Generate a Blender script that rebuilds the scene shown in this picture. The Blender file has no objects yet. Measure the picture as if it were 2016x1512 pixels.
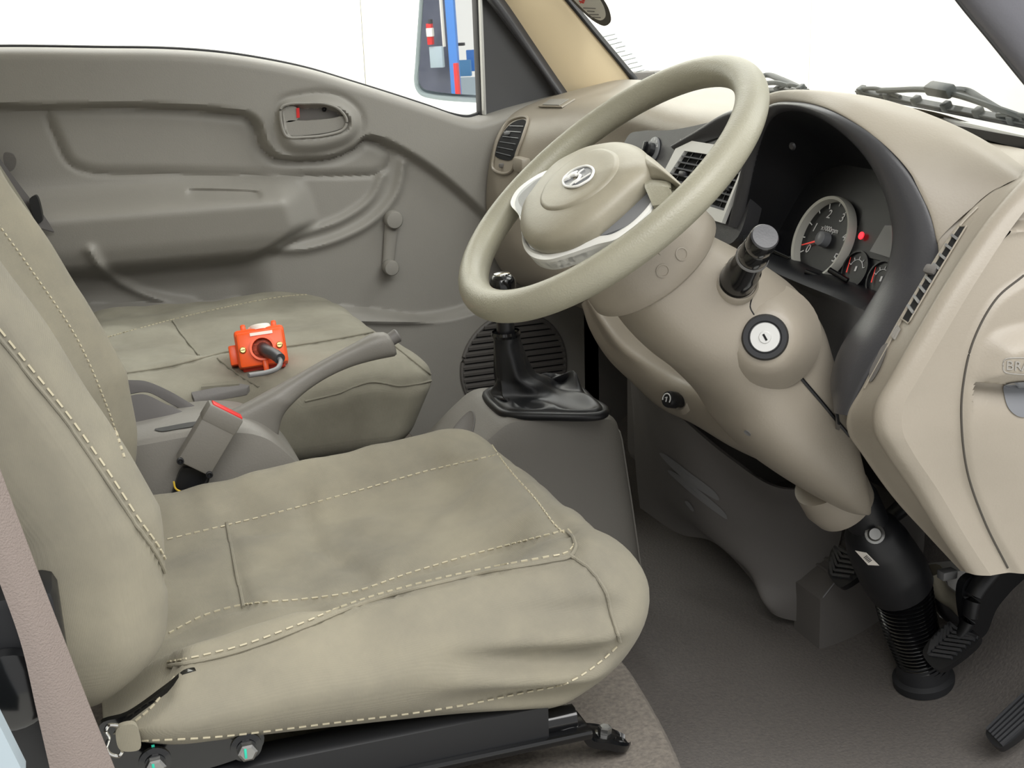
import bpy, bmesh, math, random
import numpy as np
from mathutils import Vector, Matrix
from mathutils.bvhtree import BVHTree
random.seed(7)
SC = bpy.context.scene
C = SC.collection

# ------------------------------------------------------------------ camera
# x = vehicle forward, y = towards the passenger door, z = up, floor of the driver's footwell at z = 0 (metres)
FPX = 2400.0
_p, _s, _r = math.radians(16.5), math.radians(19.5), math.radians(1.9)
CF = np.array([math.sin(_s)*math.cos(_p), math.cos(_s)*math.cos(_p), -math.sin(_p)])
_R0 = np.array([math.cos(_s), -math.sin(_s), 0.0]); _U0 = np.cross(_R0, CF)
CR = math.cos(_r)*_R0 - math.sin(_r)*_U0
CU = math.sin(_r)*_R0 + math.cos(_r)*_U0
_ray = ((1208-1008)/FPX)*CR - ((372-756)/FPX)*CU + CF
CC = np.array([0, -0.37, 0.70]) - _ray*1.29
cam_d = bpy.data.cameras.new('camera'); cam = bpy.data.objects.new('camera', cam_d); C.objects.link(cam)
cam_d.sensor_width = 36; cam_d.lens = FPX*36/2016; cam_d.clip_start = 0.01; cam_d.clip_end = 100
cam.matrix_world = Matrix(((CR[0], CU[0], -CF[0], CC[0]), (CR[1], CU[1], -CF[1], CC[1]), (CR[2], CU[2], -CF[2], CC[2]), (0, 0, 0, 1)))
SC.camera = cam

# ------------------------------------------------------------------ world, lights, exposure
W = bpy.data.worlds.new('world'); SC.world = W; W.use_nodes = True
W.node_tree.nodes['Background'].inputs[0].default_value = (1.0, 0.995, 0.98, 1)
W.node_tree.nodes['Background'].inputs[1].default_value = 0.62
def area(name, loc, target, sx, sy, power, col=(1, 0.988, 0.965)):
    d = bpy.data.lights.new(name, 'AREA'); d.shape = 'RECTANGLE'; d.size = sx; d.size_y = sy; d.energy = power; d.color = col
    o = bpy.data.objects.new(name, d); C.objects.link(o); o.location = loc
    o.rotation_euler = (Vector(target)-Vector(loc)).to_track_quat('-Z', 'Y').to_euler(); return o
area('ceiling_light_side', (-0.2, -2.6, 2.9), (0, -0.4, 0.4), 3.2, 1.6, 95)
area('ceiling_light_front', (2.6, -0.6, 2.8), (0.3, -0.3, 0.5), 1.6, 3.0, 60)
area('added_wall_fill', (0.8, 2.2, 3.2), (0.8, 3.6, 0.6), 5.0, 0.8, 170)  # added fill lamp, lifts the wall beyond the passenger door to white
SC.view_settings.view_transform = 'Standard'; SC.view_settings.look = 'None'
SC.view_settings.gamma = 1; SC.view_settings.use_curve_mapping = False
SC.view_settings.exposure = 0.32

# ------------------------------------------------------------------ geometry helpers
def at(px, py, y=None, x=None, z=None):
    ray = ((px-1008)/FPX)*CR - ((py-756)/FPX)*CU + CF
    i, v = (1, y) if y is not None else ((0, x) if x is not None else (2, z))
    return CC + ray*((v-CC[i])/ray[i])
def ray_of(px, py):
    ray = ((px-1008)/FPX)*CR - ((py-756)/FPX)*CU + CF
    return ray/np.linalg.norm(ray)
def nrm(v): v = np.asarray(v, float); return v/np.linalg.norm(v)
def cr(pts, n, closed=False):
    """Catmull-Rom through pts, n samples, roughly even in chord length"""
    P = np.asarray(pts, float)
    if closed: P = np.vstack([P, P[:1]])
    if len(P) == 2:
        t = np.linspace(0, 1, n)[:, None]; return P[0]*(1-t)+P[1]*t
    d = np.r_[0, np.cumsum(np.maximum(np.linalg.norm(np.diff(P, axis=0), axis=1), 1e-6)**0.5)]
    if closed: pre, post = P[-2], P[1]; dpre, dpost = d[0]-(d[-1]-d[-2]), d[-1]+(d[1]-d[0])
    else: pre, post = 2*P[0]-P[1], 2*P[-1]-P[-2]; dpre, dpost = d[0]-(d[1]-d[0]), d[-1]+(d[-1]-d[-2])
    Q = np.vstack([pre, P, post]); T = np.r_[dpre, d, dpost]
    ts = np.linspace(d[0], d[-1], n, endpoint=not closed)
    out = []
    for t in ts:
        i = min(max(np.searchsorted(T, t, side='right')-1, 1), len(T)-3)
        t0, t1, t2, t3 = T[i-1:i+3]; p0, p1, p2, p3 = Q[i-1:i+3]
        a1 = (t1-t)/(t1-t0)*p0+(t-t0)/(t1-t0)*p1; a2 = (t2-t)/(t2-t1)*p1+(t-t1)/(t2-t1)*p2; a3 = (t3-t)/(t3-t2)*p2+(t-t2)/(t3-t2)*p3
        b1 = (t2-t)/(t2-t0)*a1+(t-t0)/(t2-t0)*a2; b2 = (t3-t)/(t3-t1)*a2+(t-t1)/(t3-t1)*a3
        out.append((t2-t)/(t2-t1)*b1+(t-t1)/(t2-t1)*b2)
    return np.array(out)
def resamp(pts, n):
    P = np.asarray(pts, float); d = np.r_[0, np.cumsum(np.linalg.norm(np.diff(P, axis=0), axis=1))]
    s = np.linspace(0, d[-1], n); return np.stack([np.interp(s, d, P[:, k]) for k in range(P.shape[1])], 1)
def patch(rows, nu, nv):
    """smooth surface through rows of control points -> (nu,nv,3)"""
    A = np.array([cr(r, nv) for r in rows]); return np.stack([cr(A[:, j], nu) for j in range(nv)], 1)
def sdf(X, Z, poly):
    """signed distance to a closed polygon, negative inside"""
    P = np.asarray(poly, float); Q = np.roll(P, -1, 0)
    d = np.full(X.shape, 1e9); ins = np.zeros(X.shape, bool)
    for (ax, az), (bx, bz) in zip(P, Q):
        ex, ez = bx-ax, bz-az; L = ex*ex+ez*ez+1e-12
        t = np.clip(((X-ax)*ex+(Z-az)*ez)/L, 0, 1)
        d = np.minimum(d, np.hypot(X-ax-t*ex, Z-az-t*ez))
        c = (az > Z) != (bz > Z)
        with np.errstate(divide='ignore', invalid='ignore'):
            ins ^= c & (X < ex*(Z-az)/(ez if abs(ez) > 1e-12 else 1e-12)+ax)
    return np.where(ins, -d, d)
def dline(X, Z, line):
    P = np.asarray(line, float); d = np.full(X.shape, 1e9)
    for (ax, az), (bx, bz) in zip(P[:-1], P[1:]):
        ex, ez = bx-ax, bz-az; L = ex*ex+ez*ez+1e-12
        t = np.clip(((X-ax)*ex+(Z-az)*ez)/L, 0, 1)
        d = np.minimum(d, np.hypot(X-ax-t*ex, Z-az-t*ez))
    return d
def ss(a, b, x):
    t = np.clip((x-a)/(b-a), 0, 1); return t*t*(3-2*t)
def gs(x, w): return np.exp(-(x/w)**2)
def vnoise(X, Y, seed=0):
    rs = np.random.RandomState(seed); g = rs.rand(64, 64)
    xi = np.floor(X).astype(int); yi = np.floor(Y).astype(int); fx = X-xi; fy = Y-yi
    fx = fx*fx*(3-2*fx); fy = fy*fy*(3-2*fy)
    G = lambda a, b: g[a % 64, b % 64]
    return (G(xi, yi)*(1-fx)+G(xi+1, yi)*fx)*(1-fy)+(G(xi, yi+1)*(1-fx)+G(xi+1, yi+1)*fx)*fy-0.5

# ------------------------------------------------------------------ materials
MATS = {}
def s2l(c): return tuple((v/255/12.92 if v/255 <= 0.04045 else ((v/255+0.055)/1.055)**2.4) for v in c)
def mat(name, rgb, rough=0.5, metal=0.0, grain=None, vary=None, coat=0.0, emit=None, spec=0.5, weave=None, sheen=0.0):
    m = bpy.data.materials.new(name); m.use_nodes = True; nt = m.node_tree; N = nt.nodes; b = N['Principled BSDF']
    col = (*s2l(rgb), 1)
    b.inputs['Base Color'].default_value = col; b.inputs['Roughness'].default_value = rough; b.inputs['Metallic'].default_value = metal
    b.inputs['Specular IOR Level'].default_value = spec
    if coat: b.inputs['Coat Weight'].default_value = coat; b.inputs['Coat Roughness'].default_value = 0.08
    if sheen: b.inputs['Sheen Weight'].default_value = sheen; b.inputs['Sheen Roughness'].default_value = 0.5
    if emit: b.inputs['Emission Color'].default_value = (*s2l(rgb), 1); b.inputs['Emission Strength'].default_value = emit
    tc = N.new('ShaderNodeTexCoord')
    if vary:                                   # (scale, amount, second colour): blotchy wear
        nz = N.new('ShaderNodeTexNoise'); nz.inputs['Scale'].default_value = vary[0]; nz.inputs['Detail'].default_value = 6; nz.inputs['Roughness'].default_value = 0.62
        nt.links.new(tc.outputs['Object'], nz.inputs['Vector'])
        rp = N.new('ShaderNodeValToRGB'); rp.color_ramp.elements[0].position = 0.5-vary[1]; rp.color_ramp.elements[1].position = 0.5+vary[1]
        rp.color_ramp.elements[0].color = col; rp.color_ramp.elements[1].color = (*s2l(vary[2]), 1)
        nt.links.new(nz.outputs['Fac'], rp.inputs['Fac']); nt.links.new(rp.outputs['Color'], b.inputs['Base Color'])
    prev = None
    def bump(h, strength, dist):
        nonlocal prev
        bp = N.new('ShaderNodeBump'); bp.inputs['Strength'].default_value = strength; bp.inputs['Distance'].default_value = dist
        nt.links.new(h, bp.inputs['Height'])
        if prev: nt.links.new(prev.outputs['Normal'], bp.inputs['Normal'])
        prev = bp
    if grain:                                  # (scale, strength): moulded leather grain
        nz = N.new('ShaderNodeTexNoise'); nz.inputs['Scale'].default_value = grain[0]; nz.inputs['Detail'].default_value = 2
        nt.links.new(tc.outputs['Object'], nz.inputs['Vector']); bump(nz.outputs['Fac'], grain[1], 0.001)
    if weave:                                  # (scale, strength): cloth threads
        for ax in ('X', 'Y'):
            wv = N.new('ShaderNodeTexWave'); wv.bands_direction = ax; wv.inputs['Scale'].default_value = weave[0]; wv.inputs['Distortion'].default_value = 1.5
            wv.inputs['Detail'].default_value = 1
            nt.links.new(tc.outputs['Object'], wv.inputs['Vector']); bump(wv.outputs['Fac'], weave[1], 0.0006)
    if prev: nt.links.new(prev.outputs['Normal'], b.inputs['Normal'])
    MATS[name] = m; return m
mat('beige', (149, 141, 128), 0.42, grain=(420, 0.18), vary=(14, 0.3, (155, 147, 134)))
mat('door_grey', (146, 143, 137), 0.5, grain=(420, 0.2), vary=(7, 0.3, (151, 148, 142)))
mat('console_grey', (116, 113, 107), 0.5, grain=(420, 0.2))
mat('trim_dark', (104, 101, 98), 0.55, grain=(420, 0.2))
mat('charcoal', (62, 62, 65), 0.36, grain=(500, 0.12))
mat('cluster_black', (17, 18, 22), 0.42)
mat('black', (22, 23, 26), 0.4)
mat('black_gloss', (14, 15, 17), 0.16, coat=0.3)
mat('rubber', (30, 31, 34), 0.6)
mat('sail_grey', (76, 76, 78), 0.6, grain=(500, 0.15))
mat('pillar_tan', (226, 208, 174), 0.7, grain=(500, 0.1))
mat('pillar_grey', (98, 98, 104), 0.6, grain=(300, 0.2))
mat('fabric', (119, 115, 103), 0.95, weave=(260, 0.15), vary=(6, 0.20, (145, 139, 121)), sheen=0.05)
mat('fabric_bench', (120, 116, 103), 0.95, weave=(260, 0.15), vary=(7, 0.16, (142, 139, 125)), sheen=0.05)
mat('thread', (182, 174, 150), 0.9)
mat('webbing', (128, 117, 111), 0.75, grain=(700, 0.8))
mat('webbing_dark', (104, 101, 100), 0.7, weave=(900, 0.5))
mat('rim', (136, 133, 118), 0.40, grain=(520, 0.35), vary=(16, 0.3, (149, 146, 128)))
mat('pad', (138, 133, 117), 0.42, grain=(450, 0.12), vary=(24, 0.2, (149, 143, 126)))
mat('silver', (205, 205, 202), 0.33, metal=0.35)
mat('silver_bright', (224, 224, 220), 0.35)
mat('ring_silver', (188, 188, 180), 0.4)
mat('satin_grey', (118, 120, 124), 0.3)
mat('rubber_lit_rib', (58, 59, 62), 0.3)  # pedal ribs, paler than the pad: their highlights are in the colour
mat('seam_dark', (70, 66, 60), 0.8)
mat('chrome', (225, 225, 222), 0.12, metal=1.0)
mat('steel', (150, 150, 148), 0.3, metal=0.9)
mat('brass', (205, 175, 110), 0.3, metal=0.9)
mat('carpet', (122, 115, 106), 0.95, grain=(260, 0.9), vary=(190, 0.2, (92, 87, 82)))
mat('floor_vinyl', (110, 105, 100), 0.55, grain=(260, 0.9), vary=(220, 0.25, (90, 87, 85)))
mat('orange', (246, 92, 30), 0.38)
mat('orange_dark', (200, 52, 20), 0.45)
mat('white_label', (238, 232, 222), 0.5)
mat('ink', (60, 60, 62), 0.6)
mat('red', (215, 40, 40), 0.4)
mat('red_lamp', (255, 25, 40), 0.4, emit=2.0)
mat('needle', (225, 60, 50), 0.4, emit=0.3)
mat('gauge_white', (225, 225, 225), 0.5)
mat('lens_grey', (120, 120, 120), 0.4)
mat('mark_green', (40, 190, 160), 0.5)
mat('yellow', (215, 180, 60), 0.5)
mat('body_white', (232, 232, 228), 0.3, coat=0.4)
mat('wall_white', (250, 249, 242), 0.8)
mat('room_floor', (215, 214, 208), 0.6)
mat('headliner', (190, 184, 172), 0.9)
mat('blue_paint', (70, 125, 200), 0.5)
mat('slate', (62, 66, 84), 0.7, vary=(3, 0.2, (96, 98, 112)))
mat('box_grey', (168, 182, 190), 0.5)
mat('blue_matt', (90, 140, 185), 0.8)
mat('mirror', (235, 238, 242), 0.01, metal=1.0)
mat('wiper', (58, 62, 62), 0.45)
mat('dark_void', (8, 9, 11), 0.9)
def glass(name, tint=(0.99, 1.0, 0.985)):
    m = bpy.data.materials.new(name); m.use_nodes = True; nt = m.node_tree; nt.nodes.remove(nt.nodes['Principled BSDF'])
    t = nt.nodes.new('ShaderNodeBsdfTransparent'); t.inputs[0].default_value = (*tint, 1)
    g = nt.nodes.new('ShaderNodeBsdfGlossy'); g.inputs['Roughness'].default_value = 0.0
    f = nt.nodes.new('ShaderNodeLayerWeight'); f.inputs['Blend'].default_value = 0.5
    pw = nt.nodes.new('ShaderNodeMath'); pw.operation = 'POWER'; pw.inputs[1].default_value = 4.0; nt.links.new(f.outputs['Facing'], pw.inputs[0])
    mu = nt.nodes.new('ShaderNodeMath'); mu.operation = 'MULTIPLY_ADD'; mu.inputs[1].default_value = 0.12; mu.inputs[2].default_value = 0.015; nt.links.new(pw.outputs[0], mu.inputs[0])
    x = nt.nodes.new('ShaderNodeMixShader'); nt.links.new(mu.outputs[0], x.inputs[0]); nt.links.new(t.outputs[0], x.inputs[1]); nt.links.new(g.outputs[0], x.inputs[2])
    nt.links.new(x.outputs[0], nt.nodes['Material Output'].inputs[0]); MATS[name] = m
glass('glass')
def paper(name, rgb):                                   # thin printed film: lets some light through from behind
    m = mat(name, rgb, 0.6); nt = m.node_tree; t = nt.nodes.new('ShaderNodeBsdfTranslucent'); t.inputs[0].default_value = (*s2l(rgb), 1)
    x = nt.nodes.new('ShaderNodeMixShader'); x.inputs[0].default_value = 0.5
    nt.links.new(nt.nodes['Principled BSDF'].outputs[0], x.inputs[1]); nt.links.new(t.outputs[0], x.inputs[2]); nt.links.new(x.outputs[0], nt.nodes['Material Output'].inputs[0])
paper('sticker_white', (250, 250, 246))

# ------------------------------------------------------------------ object helpers
def tag(o, label=None, cat=None, group=None, kind=None):
    if label: o['label'] = label
    if cat: o['category'] = cat
    if group: o['group'] = group
    if kind: o['kind'] = kind
    return o
def thing(name, loc, label, cat, group=None):
    o = bpy.data.objects.new(name, None); o.empty_display_size = 0.05; C.objects.link(o); o.location = tuple(loc)
    return tag(o, label, cat, group)
def mesh_obj(name, V, F, m, parent=None, smooth=True, sharp=40):
    me = bpy.data.meshes.new(name)
    V = np.asarray(V, float)
    me.from_pydata([tuple(v) for v in V], [], [tuple(int(i) for i in f) for f in F]); me.update()
    me.materials.append(MATS[m] if isinstance(m, str) else m)
    if smooth:
        me.shade_smooth(); me.set_sharp_from_angle(angle=math.radians(sharp))
    else: me.shade_flat()
    o = bpy.data.objects.new(name, me); C.objects.link(o)
    if parent:
        o.parent = parent
        if parent.type == 'EMPTY': o.matrix_parent_inverse = Matrix.Translation(parent.location).inverted()
    return o
def fix_normals(o):
    bm = bmesh.new(); bm.from_mesh(o.data); bmesh.ops.recalc_face_normals(bm, faces=bm.faces); bm.to_mesh(o.data); bm.free(); return o
class MB:
    """collects shapes, builds ONE mesh"""
    def __init__(s): s.V = []; s.F = []
    def add(s, V, F):
        n = len(s.V); s.V += [tuple(v) for v in V]; s.F += [tuple(i+n for i in f) for f in F]; return s
    def build(s, name, m, parent=None, smooth=True, sharp=40):
        return fix_normals(mesh_obj(name, s.V, s.F, m, parent, smooth, sharp))
def gridF(nu, nv, cu=False, cv=False, off=0):
    F = []
    for i in range(nu if cu else nu-1):
        for j in range(nv if cv else nv-1):
            a, b = i, (i+1) % nu; c, d = j, (j+1) % nv
            F.append((off+a*nv+c, off+b*nv+c, off+b*nv+d, off+a*nv+d))
    return F
def g_grid(P, cu=False, cv=False, thick=None):
    P = np.asarray(P); nu, nv = P.shape[:2]
    if thick is None: return P.reshape(-1, 3), gridF(nu, nv, cu, cv)
    T = np.asarray(thick, float)
    V = np.vstack([P.reshape(-1, 3), (P+T).reshape(-1, 3)]); n = nu*nv
    F = gridF(nu, nv, cu, cv)+[tuple(reversed(f)) for f in gridF(nu, nv, cu, cv, n)]
    if not cv:
        for i in range(nu if cu else nu-1):
            a, b = i*nv, ((i+1) % nu)*nv
            F.append((a, a+n, b+n, b)); F.append((a+nv-1, b+nv-1, b+nv-1+n, a+nv-1+n))
    if not cu:
        for j in range(nv if cv else nv-1):
            a, b = j, (j+1) % nv; k = (nu-1)*nv
            F.append((a, b, b+n, a+n)); F.append((k+a, k+a+n, k+b+n, k+b))
    return V, F
def frame(t, up=(0, 0, 1)):
    t = nrm(t); up = np.asarray(up, float)
    if abs(t@nrm(up)) > 0.97: up = np.array([1.0, 0, 0])
    a = nrm(np.cross(t, up)); return t, a, np.cross(a, t)
def g_tube(path, r, seg=12, caps=True, closed=False, flat=1.0, up=(0, 0, 1)):
    P = np.asarray(path, float); n = len(P); r = np.broadcast_to(np.asarray(r, float), (n,))
    V = []; ang = np.linspace(0, 2*np.pi, seg, endpoint=False)
    for i in range(n):
        t = P[(i+1) % n]-P[i-1] if closed else P[min(i+1, n-1)]-P[max(i-1, 0)]
        _, a, b = frame(t, up)
        V += [P[i]+r[i]*(math.cos(w)*a+flat*math.sin(w)*b) for w in ang]
    F = gridF(n, seg, closed, True)
    if caps and not closed: F += [tuple(range(seg)), tuple(range((n-1)*seg, n*seg))[::-1]]
    return V, F
def g_lathe(prof, o, axis, seg=32, caps=True, sx=1.0, up=(0, 0, 1)):
    """prof = [(radius, height along axis)]"""
    o = np.asarray(o, float); t, a, b = frame(axis, up); ang = np.linspace(0, 2*np.pi, seg, endpoint=False); V = []
    for r, h in prof: V += [o+t*h+r*(math.cos(w)*a*sx+math.sin(w)*b) for w in ang]
    F = gridF(len(prof), seg, False, True)
    if caps: F += [tuple(range(seg)), tuple(range((len(prof)-1)*seg, len(prof)*seg))[::-1]]
    return V, F
def g_prism(pts, d):
    P = np.asarray(pts, float); n = len(P); d = np.asarray(d, float)
    V = np.vstack([P, P+d]); F = [tuple(range(n)), tuple(range(n, 2*n))[::-1]]+[(i, i+n, (i+1) % n+n, (i+1) % n) for i in range(n)]
    return V, F
def g_box(c, s, ax=None, bev=0.0):
    """box; ax = three axis vectors; bev = chamfer"""
    c = np.asarray(c, float); s = np.asarray(s, float)/2
    A = np.eye(3) if ax is None else np.array([nrm(v) for v in ax])
    if bev <= 0:
        V = [c+A.T@(s*np.array(k)) for k in ((-1, -1, -1), (1, -1, -1), (1, 1, -1), (-1, 1, -1), (-1, -1, 1), (1, -1, 1), (1, 1, 1), (-1, 1, 1))]
        return V, [(0, 3, 2, 1), (4, 5, 6, 7), (0, 1, 5, 4), (1, 2, 6, 5), (2, 3, 7, 6), (3, 0, 4, 7)]
    bm = bmesh.new(); bmesh.ops.create_cube(bm, size=1.0)
    for v in bm.verts: v.co = Vector((v.co.x*2*s[0], v.co.y*2*s[1], v.co.z*2*s[2]))
    bmesh.ops.bevel(bm, geom=bm.edges[:], offset=bev, segments=2, profile=0.5, affect='EDGES')
    bm.verts.index_update(); V = [c+A.T@np.array(v.co) for v in bm.verts]; F = [tuple(v.index for v in f.verts) for f in bm.faces]; bm.free()
    return V, F
def g_rbox(h, r, n=(40, 40, 14)):
    """dense rounded box about the origin: half sizes h, radii r -> verts, faces"""
    h = np.asarray(h, float); r = np.asarray(r, float); V = []; F = []; idx = {}
    def pt(k):
        if k in idx: return idx[k]
        q = np.array([(-1+2*k[i]/n[i])*h[i] for i in range(3)]); inn = np.clip(q, -(h-r), h-r); d = (q-inn)/r
        L = np.linalg.norm(d); m = np.max(np.abs(d))
        if L > 1e-9: d = d/L*m
        idx[k] = len(V); V.append(inn+d*r); return idx[k]
    for ax in range(3):
        u, v = (ax+1) % 3, (ax+2) % 3
        for s in (0, n[ax]):
            for i in range(n[u]):
                for j in range(n[v]):
                    def K(a, b):
                        k = [0, 0, 0]; k[ax] = s; k[u] = a; k[v] = b; return tuple(k)
                    f = [pt(K(i, j)), pt(K(i+1, j)), pt(K(i+1, j+1)), pt(K(i, j+1))]
                    F.append(tuple(f if s else f[::-1]))
    return np.array(V), F
def one(name, VF, m, parent=None, smooth=True, sharp=40): return MB().add(*VF).build(name, m, parent, smooth, sharp)
def bvh_of(*objs):
    V = []; F = []
    for o in objs:
        n = len(V)
        V += [tuple(v.co) for v in o.data.vertices]; F += [tuple(i+n for i in p.vertices) for p in o.data.polygons]
    return BVHTree.FromPolygons(V, F)
def onto(b, px, py):
    """where the sight line through a point of the photograph meets a surface"""
    h = b.ray_cast(Vector(CC), Vector(ray_of(px, py)))
    if h[0] is None: return None, None
    n = np.array(h[1]); n = n if n@(CC-np.array(h[0])) > 0 else -n
    return np.array(h[0]), n
def g_fill(b, px, n=40, lift=0.001, rings=(1.0, 0.8, 0.6, 0.4, 0.2, 0.01)):
    """a patch that follows a surface inside a closed outline"""
    Q = cr(px, n, True); c = Q.mean(0); R = []
    p0, n0_ = onto(b, *c); ok = lambda h: h[0] is not None and np.linalg.norm(h[0]-p0) < 0.12
    for s in rings:
        row = []
        for q in Q:
            h = onto(b, *(c+(q-c)*s)); k = 1.0
            while not ok(h) and k > 0.05: k -= 0.1; h = onto(b, *(c+(q-c)*s*k))
            row.append(h[0]+h[1]*lift)
        R.append(row)
    return g_grid(np.array(R), cv=True)
def trace(b, pts, n=40, smooth=True):
    Q = cr(pts, n) if smooth else resamp(pts, n); H = [onto(b, *q) for q in Q]; H = [h for h in H if h[0] is not None]
    return np.array([h[0] for h in H]), np.array([h[1] for h in H])
def text_mesh(s, size, origin, right, up, depth=0.0004, align='CENTER', shear=0.0, spacing=1.0):
    cu = bpy.data.curves.new('t', 'FONT'); cu.body = s; cu.size = size; cu.align_x = align; cu.align_y = 'CENTER'; cu.extrude = depth; cu.shear = shear
    cu.space_character = spacing; cu.resolution_u = 3
    o = bpy.data.objects.new('t', cu); C.objects.link(o); dg = bpy.context.evaluated_depsgraph_get(); me = bpy.data.meshes.new_from_object(o.evaluated_get(dg))
    right = nrm(right); up = nrm(up); nn = np.cross(right, up); O = np.asarray(origin, float)
    V = [O+right*v.co.x+up*v.co.y+nn*v.co.z for v in me.vertices]; F = [tuple(p.vertices) for p in me.polygons]
    bpy.data.objects.remove(o); bpy.data.curves.remove(cu); bpy.data.meshes.remove(me); return V, F
# ================================================================== the room outside
def struct(name, VF, m, label=None, smooth=True):
    o = one(name, VF, m, None, smooth); o['kind'] = 'structure'
    if label: o['label'] = label
    return o
WY = 3.5
wall = struct('wall_left', g_box((2.0, WY+0.11, 1.2), (11.0, 0.1, 3.9)), 'wall_white', 'white panelled wall beyond the passenger door', False)
sx1, sx2 = at(715, 80, y=WY)[0], at(1596, 80, y=WY)[0]; pw = sx2-sx1
for k in range(-3, 4):
    x0 = sx1+k*pw
    if x0 > 7.4 or x0+pw < -3.4: continue
    one('wall_panel', g_box((x0+pw/2, WY+0.03, 1.2), (pw-0.004, 0.06, 3.9), bev=0.004), 'wall_white', wall)
struct('floor', g_box((1.5, 0.4, -0.75), (12, 6.6, 0.1)), 'room_floor', 'pale workshop floor under the vehicle', False)

# ================================================================== cab shell
# footwell floor: level, then rising to the toe board
prof = cr([(-0.06, -0.012), (0.10, -0.004), (0.28, 0.0), (0.42, 0.004), (0.50, 0.035), (0.58, 0.12), (0.66, 0.26), (0.70, 0.42), (0.71, 0.62)], 70)
ys = np.linspace(-0.72, 0.72, 90)
P = np.array([[(x, y, z+0.004*float(vnoise(np.array(x*9), np.array(y*9), 3))) for y in ys] for x, z in prof])
struct('floor_footwell', g_grid(P, thick=(0.004, 0, -0.02)), 'floor_vinyl', 'dark grey vinyl floor of the footwell')
# raised, carpeted platform that carries the seats
edge = [at(1232, 1300, z=0.186), at(1262, 1345, z=0.186), at(1300, 1410, z=0.186), at(1330, 1470, z=0.186), at(1356, 1530, z=0.186)]
edge = [np.array([edge[0][0]-0.004, 0.74, 0.186]), np.array([edge[0][0]-0.004, 0.35, 0.186]), np.array([edge[0][0]-0.004, 0.0, 0.186]), np.array([edge[0][0]-0.002, -0.25, 0.186])]+edge+[np.array([edge[-1][0]+0.004, -0.72, 0.186])]
E2 = cr(edge, 60)[:, :2]
rows = []
for off, z in ((-0.95, 0.180), (-0.5, 0.182), (-0.2, 0.183), (-0.06, 0.184), (-0.02, 0.186), (-0.006, 0.185), (0.0, 0.178), (0.003, 0.15), (0.006, 0.06), (0.008, -0.012)):
    rows.append([(x+off, y, z) for x, y in E2])
rows2 = np.array(rows); rows2[:4, :, 0] = rows2[:4, :, 0]*0+np.array([-0.95, -0.5, -0.25, -0.1])[:, None]
struct('floor_platform', g_grid(rows2), 'carpet', 'grey-brown carpet on the raised seat platform')
struct('trim_1', g_box((-0.1, 0.775, 0.02), (1.7, 0.10, 0.16), bev=0.012), 'trim_dark', 'dark sill under the passenger door')
# cab back wall, roof, sills (behind the camera's reach; they shade the interior)
struct('wall_rear', g_box((-0.90, 0.0, 0.72), (0.06, 1.52, 1.5), bev=0.01), 'headliner')
struct('ceiling', g_box((-0.48, 0.0, 1.42), (0.90, 1.52, 0.05), bev=0.02), 'headliner')
struct('trim_2', g_box((-0.2, -0.76, -0.04), (1.5, 0.06, 0.10), bev=0.012), 'body_white', 'white door sill')
struct('wall_front', g_box((0.76, 0, 0.28), (0.05, 1.5, 0.80), bev=0.01), 'body_white')

# ================================================================== passenger door
YD = 0.74
def dz(pts, y=YD): return [tuple(at(a, b, y=y)[[0, 2]]) for a, b in pts]
belt = dz([(-330, 108), (-150, 98), (0, 93), (200, 95), (330, 97), (430, 104), (520, 117), (610, 136), (700, 163), (780, 188), (850, 211), (900, 228), (930, 233), (952, 228), (1000, 213), (1060, 197), (1110, 184), (1150, 178)])
belt = np.array(belt); bc = cr(belt, 200)
xs = np.concatenate([np.linspace(-0.86, 0.46, 300)])
ztop = np.interp(xs, bc[:, 0], bc[:, 1])
vs = np.linspace(0, 1, 190)
X = np.repeat(xs[:, None], len(vs), 1); Z = 0.06+(ztop[:, None]-0.06)*vs[None]
H = np.zeros_like(X)                                   # height towards the cabin
step = cr(dz([(-400, 206), (0, 203), (90, 204), (300, 202), (440, 212), (488, 221), (509, 240), (522, 278), (545, 301), (600, 306), (650, 301), (688, 284), (714, 265), (742, 268), (800, 297), (870, 345), (945, 412), (1010, 480), (1060, 540), (1150, 600)]), 140)
up_poly = np.vstack([step, [(0.6, 1.2), (-1.0, 1.2)]])
S = sdf(X, Z, up_poly)
H += 0.030*(1-ss(-0.003, 0.013, S))
panel = cr(dz([(95, 214), (160, 210), (300, 212), (430, 221), (487, 231), (500, 252), (512, 290), (545, 312), (600, 316), (655, 311), (695, 293), (715, 276), (742, 282), (769, 302), (764, 326), (742, 343), (690, 347), (500, 346), (300, 343), (175, 340), (135, 322), (108, 272), (92, 232)]), 150, True)
S = sdf(X, Z, panel)
H += 0.006*ss(0.0, 0.02, -S)-0.004*gs(S, 0.004)
# armrest: sloping ledge, deep front, rounded end
zt = at(340, 362, y=YD)[2]; xe = at(612, 372, y=YD)[0]
endf = 1-ss(-0.075, 0.0, X-xe-0.02*ss(0.0, 0.12, zt-Z)+0.10*ss(0.08, 0.16, zt-Z))
prof = np.interp(zt-Z, [-0.02, 0.0, 0.010, 0.030, 0.040, 0.10, 0.13, 0.16, 0.19], [0, 0.004, 0.020, 0.062, 0.070, 0.060, 0.046, -0.010, -0.026])
k = np.ones(5)/5; prof = np.apply_along_axis(lambda a: np.convolve(np.pad(a, 2, 'edge'), k, 'valid'), 1, prof)
H += prof*endf
slot = cr(dz([(362, 378), (372, 371), (430, 370), (500, 372), (508, 378), (500, 384), (430, 386), (372, 385)]), 40, True)
H -= 0.012*(1-ss(-0.004, 0.002, sdf(X, Z, slot)))
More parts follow.
